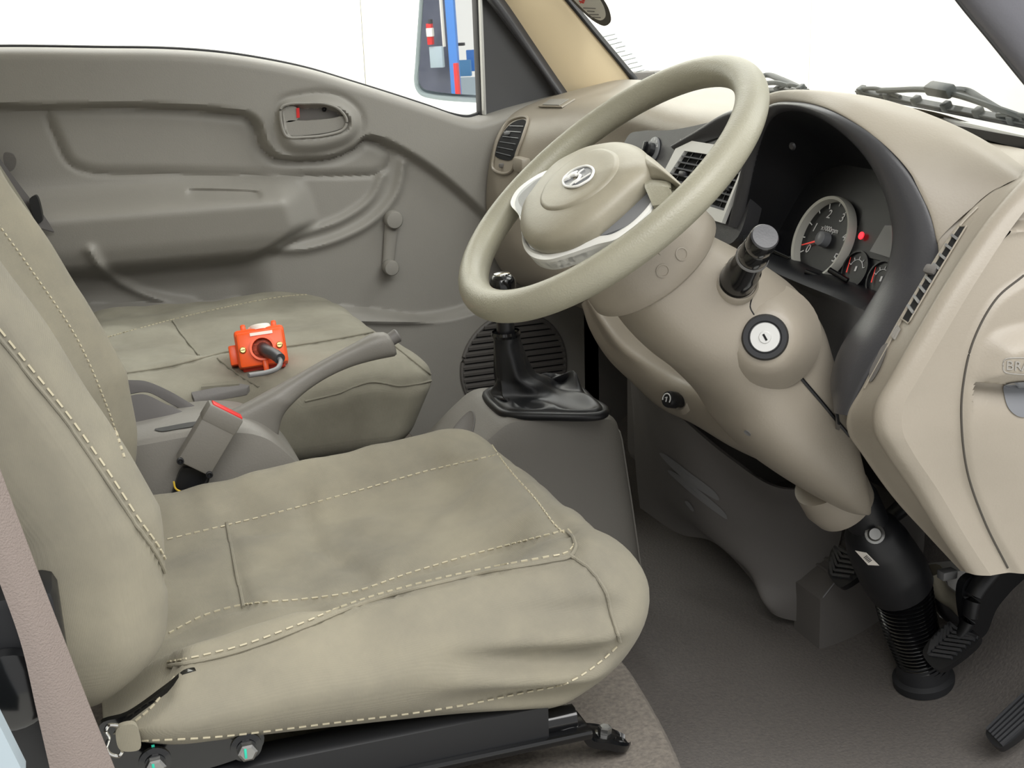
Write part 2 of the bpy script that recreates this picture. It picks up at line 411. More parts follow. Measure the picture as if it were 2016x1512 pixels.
# leaf-shaped sweep in front of the armrest
for ln, h, w in (([(792, 320), (778, 380), (735, 432), (670, 468), (600, 488), (540, 490)], 0.010, 0.009), ([(752, 345), (728, 392), (672, 432), (600, 458), (545, 482)], 0.008, 0.008)):
    H += h*gs(dline(X, Z, cr(dz(ln), 40)), w)
# map pocket under the armrest
H += 0.012*gs(dline(X, Z, cr(dz([(176, 484), (203, 528), (250, 566), (318, 594), (380, 604)]), 30)), 0.009)*ss(0, 1, 1)
lip = cr(dz([(-300, 590), (0, 604), (200, 606), (315, 602), (400, 602), (520, 590), (640, 600), (760, 612), (850, 624), (930, 606), (1000, 570)]), 60)
low_poly = np.vstack([lip, [(0.6, 0.35), (0.6, -0.2), (-1.0, -0.2)]])
S = sdf(X, Z, low_poly)
H += 0.020*(1-ss(-0.010, 0.004, S))
H += 0.010*gs(dline(X, Z, cr(dz([(690, 625), (760, 628), (830, 626), (890, 616), (930, 603)]), 20)), 0.007)
# handle bezel: raised collar round a cup
bez = cr(dz([(541, 226), (552, 202), (585, 192), (630, 188), (668, 197), (695, 220), (701, 246), (686, 272), (650, 289), (600, 297), (562, 292), (544, 268)]), 80, True)
cup = cr(dz([(556, 214), (566, 207), (600, 205), (640, 206), (665, 217), (679, 236), (673, 252), (645, 262), (600, 267), (566, 265), (557, 245)]), 80, True)
S = sdf(X, Z, bez); H += 0.012*(1-ss(-0.016, 0.004, S))-0.004*gs(S-0.006, 0.006)
S = sdf(X, Z, cup); H -= 0.022*(1-ss(-0.007, 0.003, S))
# rolled top edge
d_top = ztop[:, None]-Z
H -= 0.030*(1-np.sqrt(np.clip(1-(1-np.clip(d_top/0.020, 0, 1))**2, 0, 1)))
Y = YD-H
door = thing('passenger_door', (-0.2, YD, 0.06), 'grey moulded passenger door with window crank and armrest, across the cab', 'door')
one('door_panel', g_grid(np.stack([X, Y, Z], 2), thick=(0, 0.03, 0)), 'door_grey', door)
dsurf = bvh_of(bpy.data.objects['door_panel'])
# belt weather strip and outer skin lip
bl = np.array([(x, YD+0.036, z+0.000) for x, z in bc]); one('belt_seal', g_tube(bl, 0.0045, 8), 'rubber', door)
bl2 = np.array([(x, YD+0.052, z+0.001) for x, z in bc]); one('belt_trim', g_tube(bl2, 0.004, 8), 'silver', door)
P = np.array([[(x, YD+0.06, z+0.003), (x, YD+0.085, z-0.006), (x, YD+0.10, z-0.05), (x, YD+0.105, z-0.4)] for x, z in bc])
one('outer_skin', g_grid(P, thick=(0, 0.004, 0)), 'body_white', door)
# inner handle: lever, lock tab, screw

lev = cr(dz([(559, 238), (600, 236), (645, 232), (673, 228), (677, 238), (670, 249), (645, 258), (600, 264), (566, 264), (559, 252)], YD-0.012), 40, True)
hv = one('door_handle', g_prism([(x, YD-0.020, z) for x, z in lev], (0, -0.016, 0)), 'door_grey', door)
cl2 = cr(dz([(553, 212), (566, 205), (600, 203), (640, 204), (667, 215), (682, 236), (676, 254), (645, 265), (600, 270), (564, 268), (554, 245)], YD-0.04), 90, True)
one('cup_rim', g_tube(np.array([(x, YD-0.0415, z) for x, z in cl2]), 0.0028, 8, closed=True), 'door_grey', door)
one('cup_back', g_prism([(x, YD-0.0205, z) for x, z in cup], (0, 0.004, 0)), 'trim_dark', hv)
lk = cr(dz([(556, 212), (574, 208), (582, 214), (582, 232), (574, 237), (556, 237)], YD-0.012), 30, True)
lo = one('lock_tab', g_prism([(x, YD-0.018, z) for x, z in lk], (0, -0.018, 0)), 'door_grey', hv)
rd = dz([(579, 212), (585, 211), (586, 230), (580, 231)], YD-0.016)
tag(one('lock_mark', g_prism([(x, YD-0.020, z) for x, z in rd], (0, -0.0175, 0)), 'red_lamp' if False else 'red', hv), 'red unlocked mark')
sc = at(638, 215, y=YD-0.0205)
one('screw', g_lathe([(0.0045, 0.0), (0.0045, 0.003), (0.003, 0.004), (0.0015, 0.002)], sc, (0, -1, 0), 12), 'black', hv)
# window crank
p1, n1 = onto(dsurf, 770, 430); p2, n2 = onto(dsurf, 762, 522); yk = min(p1[1], p2[1])-0.008
a = np.array([p1[0], yk, p1[2]]); b = np.array([p2[0], yk, p2[2]])
crank = one('window_crank', g_tube(resamp([a, b], 12), np.linspace(0.014, 0.0115, 12), 14, flat=0.55, up=(0, 1, 0)), 'door_grey', door)
one('crank_hub', g_lathe([(0.016, -0.01), (0.0175, 0.004), (0.0175, 0.016), (0.015, 0.020), (0.008, 0.021)], a, (0, -1, 0), 28), 'door_grey', crank)
one('crank_knob', g_lathe([(0.010, -0.002), (0.0145, 0.008), (0.0155, 0.026), (0.013, 0.031), (0.006, 0.032)], b, (0, -1, 0), 28), 'door_grey', crank)
# loudspeaker grille low at the front of the door
gx, gz = at(1012, 722, y=YD-0.022)[[0, 2]]; gr = 0.112
one('grille_back', g_lathe([(gr, -0.004), (gr, 0.002)], (gx, YD-0.022, gz), (0, -1, 0), 48), 'black', door)
nsl = 17
for i in range(nsl):
    dzz = -gr+(i+0.5)*2*gr/nsl; w = math.sqrt(max(gr*gr-dzz*dzz, 0))
    one('grille_slat', g_box((gx, YD-0.027, gz+dzz), (2*w, 0.010, 0.0062), ax=((1, 0, 0), (0, 1, 0.35), (0, -0.35, 1))), 'trim_dark', door, False)
P = cr([(gx+math.cos(t)*gr, YD-0.024, gz+math.sin(t)*gr) for t in np.linspace(0, 2*math.pi, 40, endpoint=False)], 60, True)
one('grille_ring', g_tube(P, 0.005, 8, closed=True), 'trim_dark', door)

# ================================================================== door window, sail panel, pillar, windscreen
def quadslab(name, px, m, th, parent=None, n=1, label=None):
    pts = [at(a, b, y=y) for a, b, y in px]; nn = nrm(np.cross(pts[1]-pts[0], pts[2]-pts[0]))
    return one(name, g_prism(pts, nn*th), m, parent)
gl = [(x, YD+0.045, z-0.01) for x, z in bc if x < 0.20]
gp = gl+[(0.20, YD+0.045, 1.36), (-0.86, YD+0.045, 1.36)]
wo = one('window_1', g_prism(gp, (0, 0.004, 0)), 'glass', None, False); tag(wo, 'clear passenger door window glass', None, None, 'structure')
# division bar and sail panel of the door
p0, p1 = at(934, -60, y=YD+0.03), at(946, 232, y=YD+0.03)
one('division_bar', g_box((p0+p1)/2, (0.007, 0.03, np.linalg.norm(p1-p0)), ax=((1, 0, 0), (0, 1, 0), p1-p0), bev=0.002), 'rubber', door)
p0, p1 = at(941, -60, y=YD+0.015), at(951, 226, y=YD+0.015)
one('division_trim', g_box((p0+p1)/2, (0.005, 0.03, np.linalg.norm(p1-p0)), ax=((1, 0, 0), (0, 1, 0), p1-p0), bev=0.002), 'silver', door)
sail = [(945, -70), (951, 226), (1005, 211), (1060, 196), (1102, 184), (1060, 112), (1010, 40), (968, -20), (935, -70)]
one('sail_panel', g_prism([at(a, b, y=YD+0.012) for a, b in sail], (0, 0.02, 0)), 'sail_grey', door)
# left screen pillar: seal, tan trim, black glass edge
def ext_up(A, k): return A if k == 0 else np.vstack([A[:1]+(A[:1]-A[1:2])*s for s in (k, k*0.5)]+[A])
def band(name, L, R, nseg, m, bulge=0.0, th=0.01, label=None, kind=None, parent=None, nv=9, up=0):
    A = np.array([at(a, b, y=y) for a, b, y in L]); B = np.array([at(a, b, y=y) for a, b, y in R]); A = ext_up(A, up); B = ext_up(B, up); A = cr(A, nseg); B = cr(B, nseg); rows = []
    for i in range(nseg):
        d = B[i]-A[i]; t = A[min(i+1, nseg-1)]-A[max(i-1, 0)]; n = nrm(np.cross(d, t)); n = n if n@(CC-A[i]) > 0 else -n
        rows.append([A[i]+d*s+n*bulge*4*s*(1-s) for s in np.linspace(0, 1, nv)])
    rows = np.array(rows); n0 = nrm(np.cross(rows[0, -1]-rows[0, 0], rows[-1, 0]-rows[0, 0])); n0 = -n0 if n0@(CC-rows[0, 0]) > 0 else n0
    return one(name, g_grid(rows, thick=n0*th), m, parent)
pil = thing('screen_pillar', at(1150, 170, y=0.70), 'tan trimmed screen pillar between mirror and windscreen', 'pillar')

tan = band('pillar_trim', [(905, -100, 0.735), (985, 0, 0.735), (1040, 82, 0.735), (1085, 150, 0.735), (1112, 190, 0.735)], [(1030, -100, 0.69), (1113, 0, 0.69), (1165, 62, 0.69), (1212, 118, 0.69), (1246, 160, 0.69)], 36, 'pillar_tan', 0.012, 0.03, parent=pil, up=3.6)
band('pillar_seal', [(880, -100, 0.730), (958, 0, 0.730), (1015, 75, 0.730), (1062, 138, 0.730), (1096, 190, 0.730)], [(905, -100, 0.722), (986, 0, 0.722), (1042, 82, 0.722), (1088, 150, 0.722), (1116, 190, 0.722)], 36, 'charcoal', 0.010, 0.02, parent=pil, up=3.6)
band('glass_edge', [(1028, -100, 0.688), (1111, 0, 0.688), (1163, 62, 0.688), (1210, 118, 0.688), (1243, 160, 0.688)], [(1036, -100, 0.682), (1119, 0, 0.682), (1170, 62, 0.682), (1217, 118, 0.682), (1252, 160, 0.682)], 36, 'black', 0.002, 0.01, parent=pil, up=3.6)
# ================================================================== seats
def sew(V, F, seams):
    """press seam lines into a cushion: seams = [(px points, width, depth, samples)]; returns verts and traced lines"""
    V = np.array(V, float); lines = []
    b = BVHTree.FromPolygons([tuple(v) for v in V], F)
    for pts, w, dep in seams:
        L, N = trace(b, pts, 70); lines.append((L, N))
        if dep == 0 or len(L) == 0: continue
        D = np.full(len(V), 1e9); J = np.zeros(len(V), int)
        for i, p in enumerate(L):
            d = np.linalg.norm(V-p, axis=1); m = d < D; D[m] = d[m]; J[m] = i
        V -= N[J]*(dep*gs(D, w))[:, None]
    return V, lines
def g_stitch(b, pts, off=(0, 0), n=60, dash=0.006, gap=0.004, r=0.0007):
    """dashes of thread lying on a surface along a line"""
    L, N = trace(b, [(a+off[0], c+off[1]) for a, c in pts], 160)
    m = MB(); s = 0
    if len(L) < 3: return m
    d = np.r_[0, np.cumsum(np.linalg.norm(np.diff(L, axis=0), axis=1))]
    f = lambda s: np.array([np.interp(s, d, L[:, k]) for k in range(3)]); g = lambda s: nrm([np.interp(s, d, N[:, k]) for k in range(3)])
    while s+dash < d[-1]:
        p, q = f(s), f(s+dash); nn = g(s+dash/2); t = q-p
        if 1e-4 < np.linalg.norm(t) < dash*1.6:
            side = nrm(np.cross(nn, t)); mid = (p+q)/2+nn*0.0006
            m.add(*g_box(mid, (np.linalg.norm(t), r*2, r*2), ax=(t, side, np.cross(t, side))))
        s += dash+gap
    return m
def g_piping(b, pts, r=0.0018, off=(0, 0), n=90, lift=0.0008):
    L, N = trace(b, [(a+off[0], c+off[1]) for a, c in pts], n); return g_tube(L+N*lift, r, 7)

# ---- driver's seat
ds = thing('driver_chair', (-0.33, -0.38, 0.186), 'worn grey-beige cloth driver seat with black slide rail, in the foreground', 'seat')
V, F = g_rbox((0.245, 0.262, 0.075), (0.07, 0.055, 0.06), (70, 74, 22))
V = V+np.array([-0.325, -0.385, 0.315])
w = np.clip((V[:, 2]-0.24)/0.15, 0, 1); x, y = V[:, 0].copy(), V[:, 1].copy()
dish = 0.042*(1-ss(0.13, 0.22, np.abs(y+0.39)))
bol = 0.012*gs(y+0.575, 0.05)
slope = 0.085*(x+0.30)
V[:, 2] += w*(slope-dish*ss(-0.09, -0.20, x)*1.0+bol-0.012*(y > -0.39)*ss(-0.39, -0.2, y))
V[:, 2] += (1-w)*(0.032-0.15*(x+0.35))*(0.45+0.55*ss(-0.45, -0.60, y))
front = ss(-0.30, -0.08, x)
V[:, 0] -= 0.060*front*(1-w)**2.2
V[:, 0] += 0.012*front*gs(w-0.6, 0.3)
V[:, 1] += np.where(y < -0.39, 1, -1)*0.020*(1-w)**2
V[:, 1] -= np.where(y < -0.39, 0.010, 0)*gs(w-0.55, 0.3)
# slack cloth: long soft folds on the near side, puckers at the nose, quilting on top
side = ss(0.20, 0.25, np.abs(y+0.39))
V[:, 1] += -0.006*side*np.sign(y+0.39)*-1*0
V[:, 1] -= (y < -0.55)*0.011*np.sin((V[:, 2]+0.16*x-0.28)*150+2.5*vnoise(x*9, y*0, 41))*ss(-0.33, -0.20, x)*(1-ss(-0.155, -0.105, x))*ss(0.98, 0.6, w)*ss(0.05, 0.3, w)
V[:, 2] += w**3*(0.011*vnoise(x*13+3*vnoise(x*6, y*6, 5), y*17, 4)+0.006*vnoise(x*34+2*vnoise(x*10, y*10, 9), y*22, 6))
V[:, 2] -= w**3*0.006*gs(dline(x, y, [(-0.33, -0.22), (-0.34, -0.34), (-0.31, -0.45)]), 0.012)
V[:, 0] += front*0.002*vnoise(y*60, V[:, 2]*25, 8)*ss(0.3, 0.7, w)
zcut = np.interp(V[:, 0], [-0.585, -0.565, -0.515, -0.47], [0.318, 0.328, 0.358, 0.42]); V[:, 2] = np.where((y < -0.30) & (V[:, 2] > zcut), zcut+(V[:, 2]-zcut)*0.06, V[:, 2])
seams = [([(334, 1312), (400, 1300), (480, 1279), (580, 1243), (700, 1195), (820, 1160), (960, 1128), (1080, 1106), (1122, 1096), (1134, 1078), (1128, 1058), (1118, 1048)], 0.006, 0.0045),
         ([(333, 1252), (400, 1218), (480, 1196), (600, 1185), (700, 1170), (800, 1136), (920, 1100), (1040, 1068), (1120, 1048)], 0.005, 0.0035),
         ([(330, 1056), (440, 1030), (560, 1000), (700, 962), (840, 922), (980, 890)], 0.005, 0.0035),
         ([(958, 845), (985, 890), (1015, 930), (1060, 980), (1098, 1030), (1120, 1050)], 0.005, 0.004),
         ([(446, 1028), (456, 1080), (466, 1130), (480, 1196)], 0.005, 0.004),
         ([(1122, 1094), (1160, 1120), (1192, 1165), (1204, 1210), (1220, 1262)], 0.005, 0.003)]
V, lines = sew(V, F, seams)
cush = mesh_obj('cushion', V, F, 'fabric', ds, True, 80)
cb = bvh_of(cush)
m = MB()
for k in (0, 4, 5): m.add(*g_piping(cb, seams[k][0], 0.0019))
m.build('piping', 'fabric', cush)
m = MB()
for k, off in ((0, (-3, -9)), (1, (0, -5)), (2, (0, 6)), (3, (-7, 2))):
    q = g_stitch(cb, seams[k][0], off); m.add(q.V, q.F)
q = g_stitch(cb, [(262, 1458), (420, 1450), (640, 1424), (860, 1396), (1040, 1362), (1120, 1342), (1180, 1304), (1228, 1258)]); m.add(q.V, q.F)
o = m.build('stitching', 'thread', cush, False); o['kind'] = 'stuff'

# backrest
bp = np.array([(0.30, -0.530), (0.37, -0.515), (0.44, -0.505), (0.51, -0.506), (0.60, -0.540), (0.70, -0.585), (0.80, -0.632), (0.95, -0.70), (1.10, -0.76)])
V, F = g_rbox((0.062, 0.258, 0.335), (0.05, 0.05, 0.08), (16, 70, 90))
V = V+np.array([0, -0.385, 0.675]); y, z = V[:, 1].copy(), V[:, 2].copy(); f = np.clip((V[:, 0]+0.062)/0.124, 0, 1)
zz = np.interp(z, [0.34, 0.42, 1.01], [0.348, 0.42, 1.01])
V[:, 0] += np.interp(z, bp[:, 0], bp[:, 1])-0.062
V[:, 0] -= f*0.058*(1-ss(0.14, 0.215, np.abs(y+0.385)))
V[:, 0] -= f*0.02*(1-ss(0.34, 0.40, z))
V[:, 1] += 0.004*np.sign(y+0.385)*gs(z-0.55, 0.2)
V[:, 1] += (y < -0.55)*0.006*vnoise(z*16+V[:, 0]*10, V[:, 0]*8, 12)
V[:, 0] += f*0.006*vnoise(z*18, y*10, 14)
V[:, 2] += 0.10*(V[:, 0]+0.50)*(1-ss(0.36, 0.50, z))*(y < -0.39)*-1
bs = [([(-10, 655), (60, 742), (130, 830), (200, 930), (260, 1022), (310, 1096), (331, 1150)], 0.006, 0.004)]
V, lines = sew(V, F, bs)
back = mesh_obj('backrest', V, F, 'fabric', ds, True, 80); bb = bvh_of(back)
m = MB(); m.add(*g_piping(bb, bs[0][0], 0.0016))
m.build('piping', 'fabric', back)
q = g_stitch(bb, bs[0][0], (8, -9), dash=0.007, gap=0.004)
q2 = g_stitch(bb, [(-5, 440), (60, 530), (150, 665), (210, 800), (245, 905)], dash=0.003, gap=0.003); q.add(q2.V, q2.F)
q2 = g_stitch(bb, [(326, 1330), (290, 1365), (240, 1398), (205, 1420)], dash=0.005, gap=0.003); q.add(q2.V, q2.F)
o = q.build('stitching', 'thread', back, False); o['kind'] = 'stuff'

# tail of the cover with its wire hook
q = g_stitch(cb, [(345, 1332), (300, 1392), (252, 1432)], dash=0.005, gap=0.002); q2 = g_stitch(cb, [(256, 1428), (262, 1450), (270, 1474)], dash=0.004, gap=0.002, r=0.0009); q.add(q2.V, q2.F)
if q.V:
    o = q.build('tail_stitching', 'thread', cush, False); o['kind'] = 'stuff'
tl = [(246, 1428), (230, 1436), (228, 1452), (236, 1476), (256, 1480), (276, 1474), (266, 1428)]
one('hook_tab', g_prism(cr([at(a, b, y=-0.646) for a, b in tl], 30, True), (0, 0.006, 0)), 'fabric', ds)
hk = cr([at(a, b, y=-0.652) for a, b in [(232, 1428), (214, 1428), (208, 1440), (214, 1452), (212, 1462), (209, 1472), (216, 1484), (234, 1488), (240, 1480)]], 40)
one('wire_hook', g_tube(hk, 0.0016, 8), 'chrome', ds)
# black side bracket, recliner plate, bolts
br = [(196, 1428), (250, 1408), (330, 1352), (372, 1322), (420, 1330), (520, 1448), (510, 1478), (480, 1490), (380, 1520), (240, 1530), (205, 1490)]
brk = one('recliner_bracket', g_prism([at(a, b, y=-0.622) for a, b in cr(br, 60, True)], (0, 0.006, 0)), 'black_gloss', ds)
for a, b in ((305, 1497), (484, 1468)):
    p = at(a, b, y=-0.637); bo = one('bolt', g_lathe([(0.013, 0.0), (0.013, 0.003), (0.0085, 0.004), (0.0085, 0.006), (0.006, 0.007)], p, (0, -1, 0), 24), 'black_gloss', ds)
    one('bolt_head', g_lathe([(0.0082, 0.004), (0.0082, 0.012), (0.006, 0.013)], p, (0, -1, 0), 6), 'steel', bo, False)
    q = p+np.array([-0.002, -0.0135, 0.001]); one('paint_mark', g_box(q, (0.0022, 0.001, 0.009), bev=0.0004), 'mark_green', bo)
p = at(302, 1474, y=-0.6375); one('paint_mark', g_box(p, (0.0025, 0.001, 0.007)), 'mark_green', brk)
# slide rail and its foot on the platform
def rail(ya, parent, z1=0.005):
    a = at(470, 1522, y=ya); b = at(1128, 1388, y=ya); t = b-a
    pr = [(-0.016, -0.018), (-0.016, 0.014), (-0.010, 0.019), (0.010, 0.019), (0.016, 0.014), (0.016, -0.018)]
    rings = np.array([[c+np.array([0, u, v]) for u, v in pr] for c in resamp([a-t*0.12, a, b-t*0.10], 10)])
    m = MB().add(*g_grid(rings, cv=True)); m.build('rail_slider', 'black', parent)
    m = MB().add(*g_tube(resamp([a+np.array([0, 0, -0.012]), b+np.array([0.0, 0, -0.012])], 6), 0.012, 10)); m.add(*g_box((a+b)/2+np.array([0.012, 0, -0.023]), (np.linalg.norm(t)*1.0, 0.042, 0.010), ax=(t, (0, 1, 0), np.cross(t, (0, 1, 0))), bev=0.003))
    return m.build('rail_track', 'black_gloss', parent)
rl = rail(-0.606, ds)
fpth = cr([at(a, b, y=-0.598) for a, b in [(1036, 1440), (1080, 1428), (1122, 1417), (1136, 1426), (1150, 1444), (1185, 1450), (1232, 1462)]], 50)
rings = []
for i in range(50):
    t = fpth[min(i+1, 49)]-fpth[max(i-1, 0)]; t = nrm(t); up_ = nrm(np.cross(t, (0, 1, 0))); up_ = up_ if up_[2] > 0 else -up_; hw_ = 0.019*math.sqrt(max(1-max(0, (i-40)/10.0)**2, 0.02))
    rings.append([fpth[i]+np.array([0, a*hw_, 0])+up_*b for a, b in ((-1, -0.004), (-1, 0.003), (-0.8, 0.005), (-0.5, 0.002), (0.5, 0.002), (0.8, 0.005), (1, 0.003), (1, -0.004))])
foot = one('rail_foot', g_grid(np.array(rings), cv=True), 'black_gloss', ds)
p = fpth[40]+np.array([0, 0, 0.001]); bo = one('foot_bolt', g_lathe([(0.012, 0), (0.012, 0.003), (0.007, 0.004)], p, (0.1, 0, 1), 24), 'black_gloss', ds)
one('bolt_head', g_lathe([(0.0068, 0.003), (0.0068, 0.010), (0.005, 0.011)], p, (0.1, 0, 1), 6), 'steel', bo, False)
one('slide_rail', g_box((-0.30, -0.17, 0.20), (0.42, 0.03, 0.05), bev=0.004), 'black', ds)
one('seat_pan', g_box((-0.34, -0.385, 0.232), (0.38, 0.42, 0.03), bev=0.012), 'fabric_bench', ds)

# ---- passenger bench
ps = thing('passenger_bench', (-0.33, 0.36, 0.186), 'grey-beige cloth passenger bench with sagging edges beside the door', 'seat')
V, F = g_rbox((0.235, 0.293, 0.075), (0.045, 0.05, 0.045), (64, 80, 18))
V = V+np.array([-0.325, 0.375, 0.345]); w = np.clip((V[:, 2]-0.27)/0.15, 0, 1); x, y = V[:, 0].copy(), V[:, 1].copy()
V[:, 2] += w*(-0.012*(x+0.3)*0-0.016*ss(-0.20, -0.09, x)-0.010*(1-ss(0.06, 0.16, y)))
V[:, 0] += ss(-0.30, -0.1, x)*(0.035*ss(0.45, 0.06, y)*w-0.03*(1-w)-0.02*ss(0.5, 0.66, y))
V[:, 2] += w**3*(0.010*vnoise(x*12+2*vnoise(x*5, y*5, 31), y*14, 21)+0.004*vnoise(x*34, y*30, 22))
V[:, 2] -= 0.012*w**3*gs(np.hypot((x+0.38)*1.0, (y-0.33)*0.5), 0.05)
psm = [([(205, 662), (330, 628), (460, 598), (560, 580), (652, 574)], 0.006, 0.004),
       ([(225, 738), (330, 722), (455, 692), (560, 683), (660, 668), (745, 652)], 0.006, 0.004),
       ([(428, 706), (470, 738), (510, 762)], 0.005, 0.004),
       ([(340, 632), (362, 664), (392, 700)], 0.006, 0.004),
       ([(652, 574), (700, 615), (745, 655), (800, 700), (857, 745)], 0.006, 0.003),
       ([(600, 790), (660, 776), (730, 752), (790, 760), (857, 748)], 0.006, 0.004)]
V, lines = sew(V, F, psm)
pc = mesh_obj('cushion', V, F, 'fabric_bench', ps, True, 80); pb = bvh_of(pc)
m = MB()
for k in (1, 2, 3, 4, 5):
    try: m.add(*g_piping(pb, psm[k][0], 0.0016))
    except Exception: pass
m.build('piping', 'fabric_bench', pc)
q = g_stitch(pb, psm[0][0], (0, 4), dash=0.005, gap=0.003)
o = q.build('stitching', 'thread', pc, False); o['kind'] = 'stuff'
V, F = g_rbox((0.055, 0.30, 0.30), (0.045, 0.05, 0.08), (12, 40, 40))
V = V+np.array([0, 0.365, 0.70]); z = V[:, 2].copy(); y = V[:, 1].copy(); f = np.clip((V[:, 0]+0.055)/0.11, 0, 1)
V[:, 0] += np.interp(z, bp[:, 0], bp[:, 1])-0.066-0.055
V[:, 0] -= f*0.02*(1-ss(0.2, 0.27, np.abs(y-0.365)))
mesh_obj('backrest', V, F, 'fabric_bench', ps, True, 80)
one('bench_base', g_box((-0.34, 0.365, 0.245), (0.36, 0.52, 0.14), bev=0.01), 'trim_dark', ps)
one('belt_slot', g_prism([onto(pb, a, b)[0]+np.array([0, 0, 0.010]) for a, b in [(378, 786), (470, 768), (492, 772), (486, 780), (384, 800)]], (0, 0, -0.008)), 'trim_dark', ps)
one('belt_slot_frame', g_prism([onto(pb, a, b)[0]+np.array([0, 0, 0.012]) for a, b in [(398, 778), (400, 772), (468, 766), (473, 772)]], (0, 0, -0.010)), 'fabric_bench', ps)

# ---- passenger belt: strap hanging by the bench backrest
P = [at(-30, 300, y=0.655), at(28, 376, y=0.655), at(60, 415, y=0.65), at(84, 452, y=0.65)]
pbt = thing('passenger_seat_belt', P[-1], 'dark passenger seat belt with its tongue hanging between door and bench backrest', 'seat belt')
rows = np.array([[p+np.array([0.016*s, 0.010*s, -0.008*s]) for s in (-1, 1)] for p in cr(P, 24)])
one('strap', g_grid(rows, thick=(0.002, 0, 0.001)), 'webbing_dark', pbt)
one('tongue', g_prism([at(a, b, y=0.640) for a, b in cr([(58, 392), (70, 385), (80, 410), (82, 436), (72, 440), (62, 415)], 30, True)], (0.002, 0.012, 0)), 'black', pbt)
one('guide_loop', g_prism([at(a, b, y=0.69) for a, b in cr([(8, 302), (24, 303), (32, 315), (28, 332), (18, 338), (8, 322)], 30, True)], (0, 0.01, 0)), 'trim_dark', pbt)

# ---- lap belt webbing lying by the handbrake
lap = thing('centre_lap_belt', at(320, 800, y=0.02), 'folded dark grey lap belt webbing behind the handbrake', 'seat belt')
band('strap', [(252, 748, 0.03), (285, 750, 0.03), (330, 768, 0.02), (395, 806, 0.0)], [(252, 776, 0.02), (290, 772, 0.02), (335, 794, 0.01), (392, 824, -0.01)], 24, 'webbing_dark', 0.0012, 0.002, parent=lap)
band('strap', [(250, 780, 0.00), (282, 776, 0.0), (330, 797, -0.01), (392, 824, -0.02)], [(250, 842, -0.03), (290, 842, -0.03), (335, 836, -0.03), (392, 830, -0.03)], 24, 'webbing_dark', 0.0015, 0.002, parent=lap, nv=13)

# ---- driver's belt in the foreground
db = thing('driver_seat_belt', at(120, 1300, y=-0.73), 'mauve-beige driver seat belt strap running down the near edge of the seat', 'seat belt')
A = cr([at(a, b, y=y) for a, b, y in [(-120, 690, -0.70), (-60, 830, -0.71), (0, 975, -0.72), (60, 1140, -0.73), (120, 1330, -0.735), (172, 1520, -0.735), (210, 1640, -0.735)]], 60)
B = cr([at(a, b, y=y) for a, b, y in [(-70, 690, -0.735), (-20, 830, -0.745), (4, 960, -0.755), (0, 930, -0.755), (0, 930, -0.755)]], 60) if False else None
L1 = cr([at(a, b, y=-0.722) for a, b in [(-250, 200), (-150, 500), (-75, 720), (0, 925), (35, 1020), (80, 1140), (130, 1270), (180, 1400), (232, 1530), (270, 1640)]], 60)
L0 = cr([at(a, b, y=-0.735) for a, b in [(-345, 200), (-245, 500), (-170, 720), (-90, 925), (-50, 1020), (0, 1150), (42, 1270), (72, 1400), (102, 1530), (128, 1640)]], 60)
rows = np.array([[L0[i]*(1-s)+L1[i]*s+np.array([0, -0.004*math.sin(math.pi*s), 0]) for s in np.linspace(0, 1, 9)] for i in range(60)])
one('strap', g_grid(rows, thick=(0, 0.0025, 0)), 'webbing', db)
# body pillar and belt reel box at the lower left
bpil = thing('belt_reel', at(20, 1400, y=-0.70), 'black belt reel housing low behind the driver belt', 'belt reel')
one('housing', g_box(at(10, 1420, y=-0.66), (0.10, 0.05, 0.22), bev=0.01), 'black', bpil)
one('cover', g_lathe([(0.03, 0), (0.03, 0.012), (0.022, 0.016)], at(20, 1350, y=-0.686), (0, -1, 0), 28), 'black_gloss', bpil)
P = [at(a, b, y=-0.765) for a, b in [(-60, 1300), (0, 1430), (25, 1480), (50, 1530), (50, 1600), (-60, 1600)]]
struct('trim_3', g_prism(P, (0, 0.02, 0)), 'box_grey', 'pale door aperture edge at the lower left')
# ================================================================== centre console, gear lever, handbrake, buckle
con = thing('centre_console', (-0.1, -0.02, 0.16), 'grey plastic centre console carrying gear lever and handbrake', 'console')
# main box under the gear lever, tapered, top falling to the rear as a saddle with a tray
st = []
xsn = [-0.56, -0.40, -0.30, -0.20, -0.12, -0.06, -0.03, 0.00, 0.05, 0.09, 0.115, 0.128, 0.135]
ztn = [0.30, 0.30, 0.29, 0.285, 0.300, 0.346, 0.366, 0.366, 0.360, 0.355, 0.350, 0.342, 0.325]
yn = [-0.100, -0.100, -0.100, -0.100, -0.100, -0.100, -0.104, -0.108, -0.110, -0.108, -0.104, -0.098, -0.090]
CXS = np.linspace(-0.56, 0.135, 90); CZT = cr(np.c_[xsn, ztn], 200); CZ = np.interp(CXS, CZT[:, 0], CZT[:, 1]); CY = np.interp(CXS, xsn, yn)
rings = []
for x, zt, yn_ in zip(CXS, CZ, CY):
    r = 0.014; fl = 0.010*ss(-0.1, 0.13, x)
    sec = [(yn_-fl*1.2, 0.10), (yn_-fl*0.7, 0.22), (yn_-fl*0.2, zt-0.04), (yn_, zt-r), (yn_+0.004, zt-0.004), (yn_+r, zt)]
    yf = 0.068
    sec += [(yn_+0.05, zt+0.001), (0.0, zt+0.001), (yf-0.05, zt+0.001)]+[(yf-r, zt), (yf-0.004, zt-0.004), (yf, zt-r), (yf+fl*0.2, zt-0.04), (yf+fl, 0.10)]
    rings.append([(x+(0.030*(zt-c)/0.25 if x > 0.09 else 0), b, c) for b, c in sec])
rings = np.array(rings)
body = one('body', g_grid(rings), 'console_grey', con)
endc = rings[-1]; one('end_cap', g_prism(endc, (0.002, 0, 0)), 'console_grey', con)
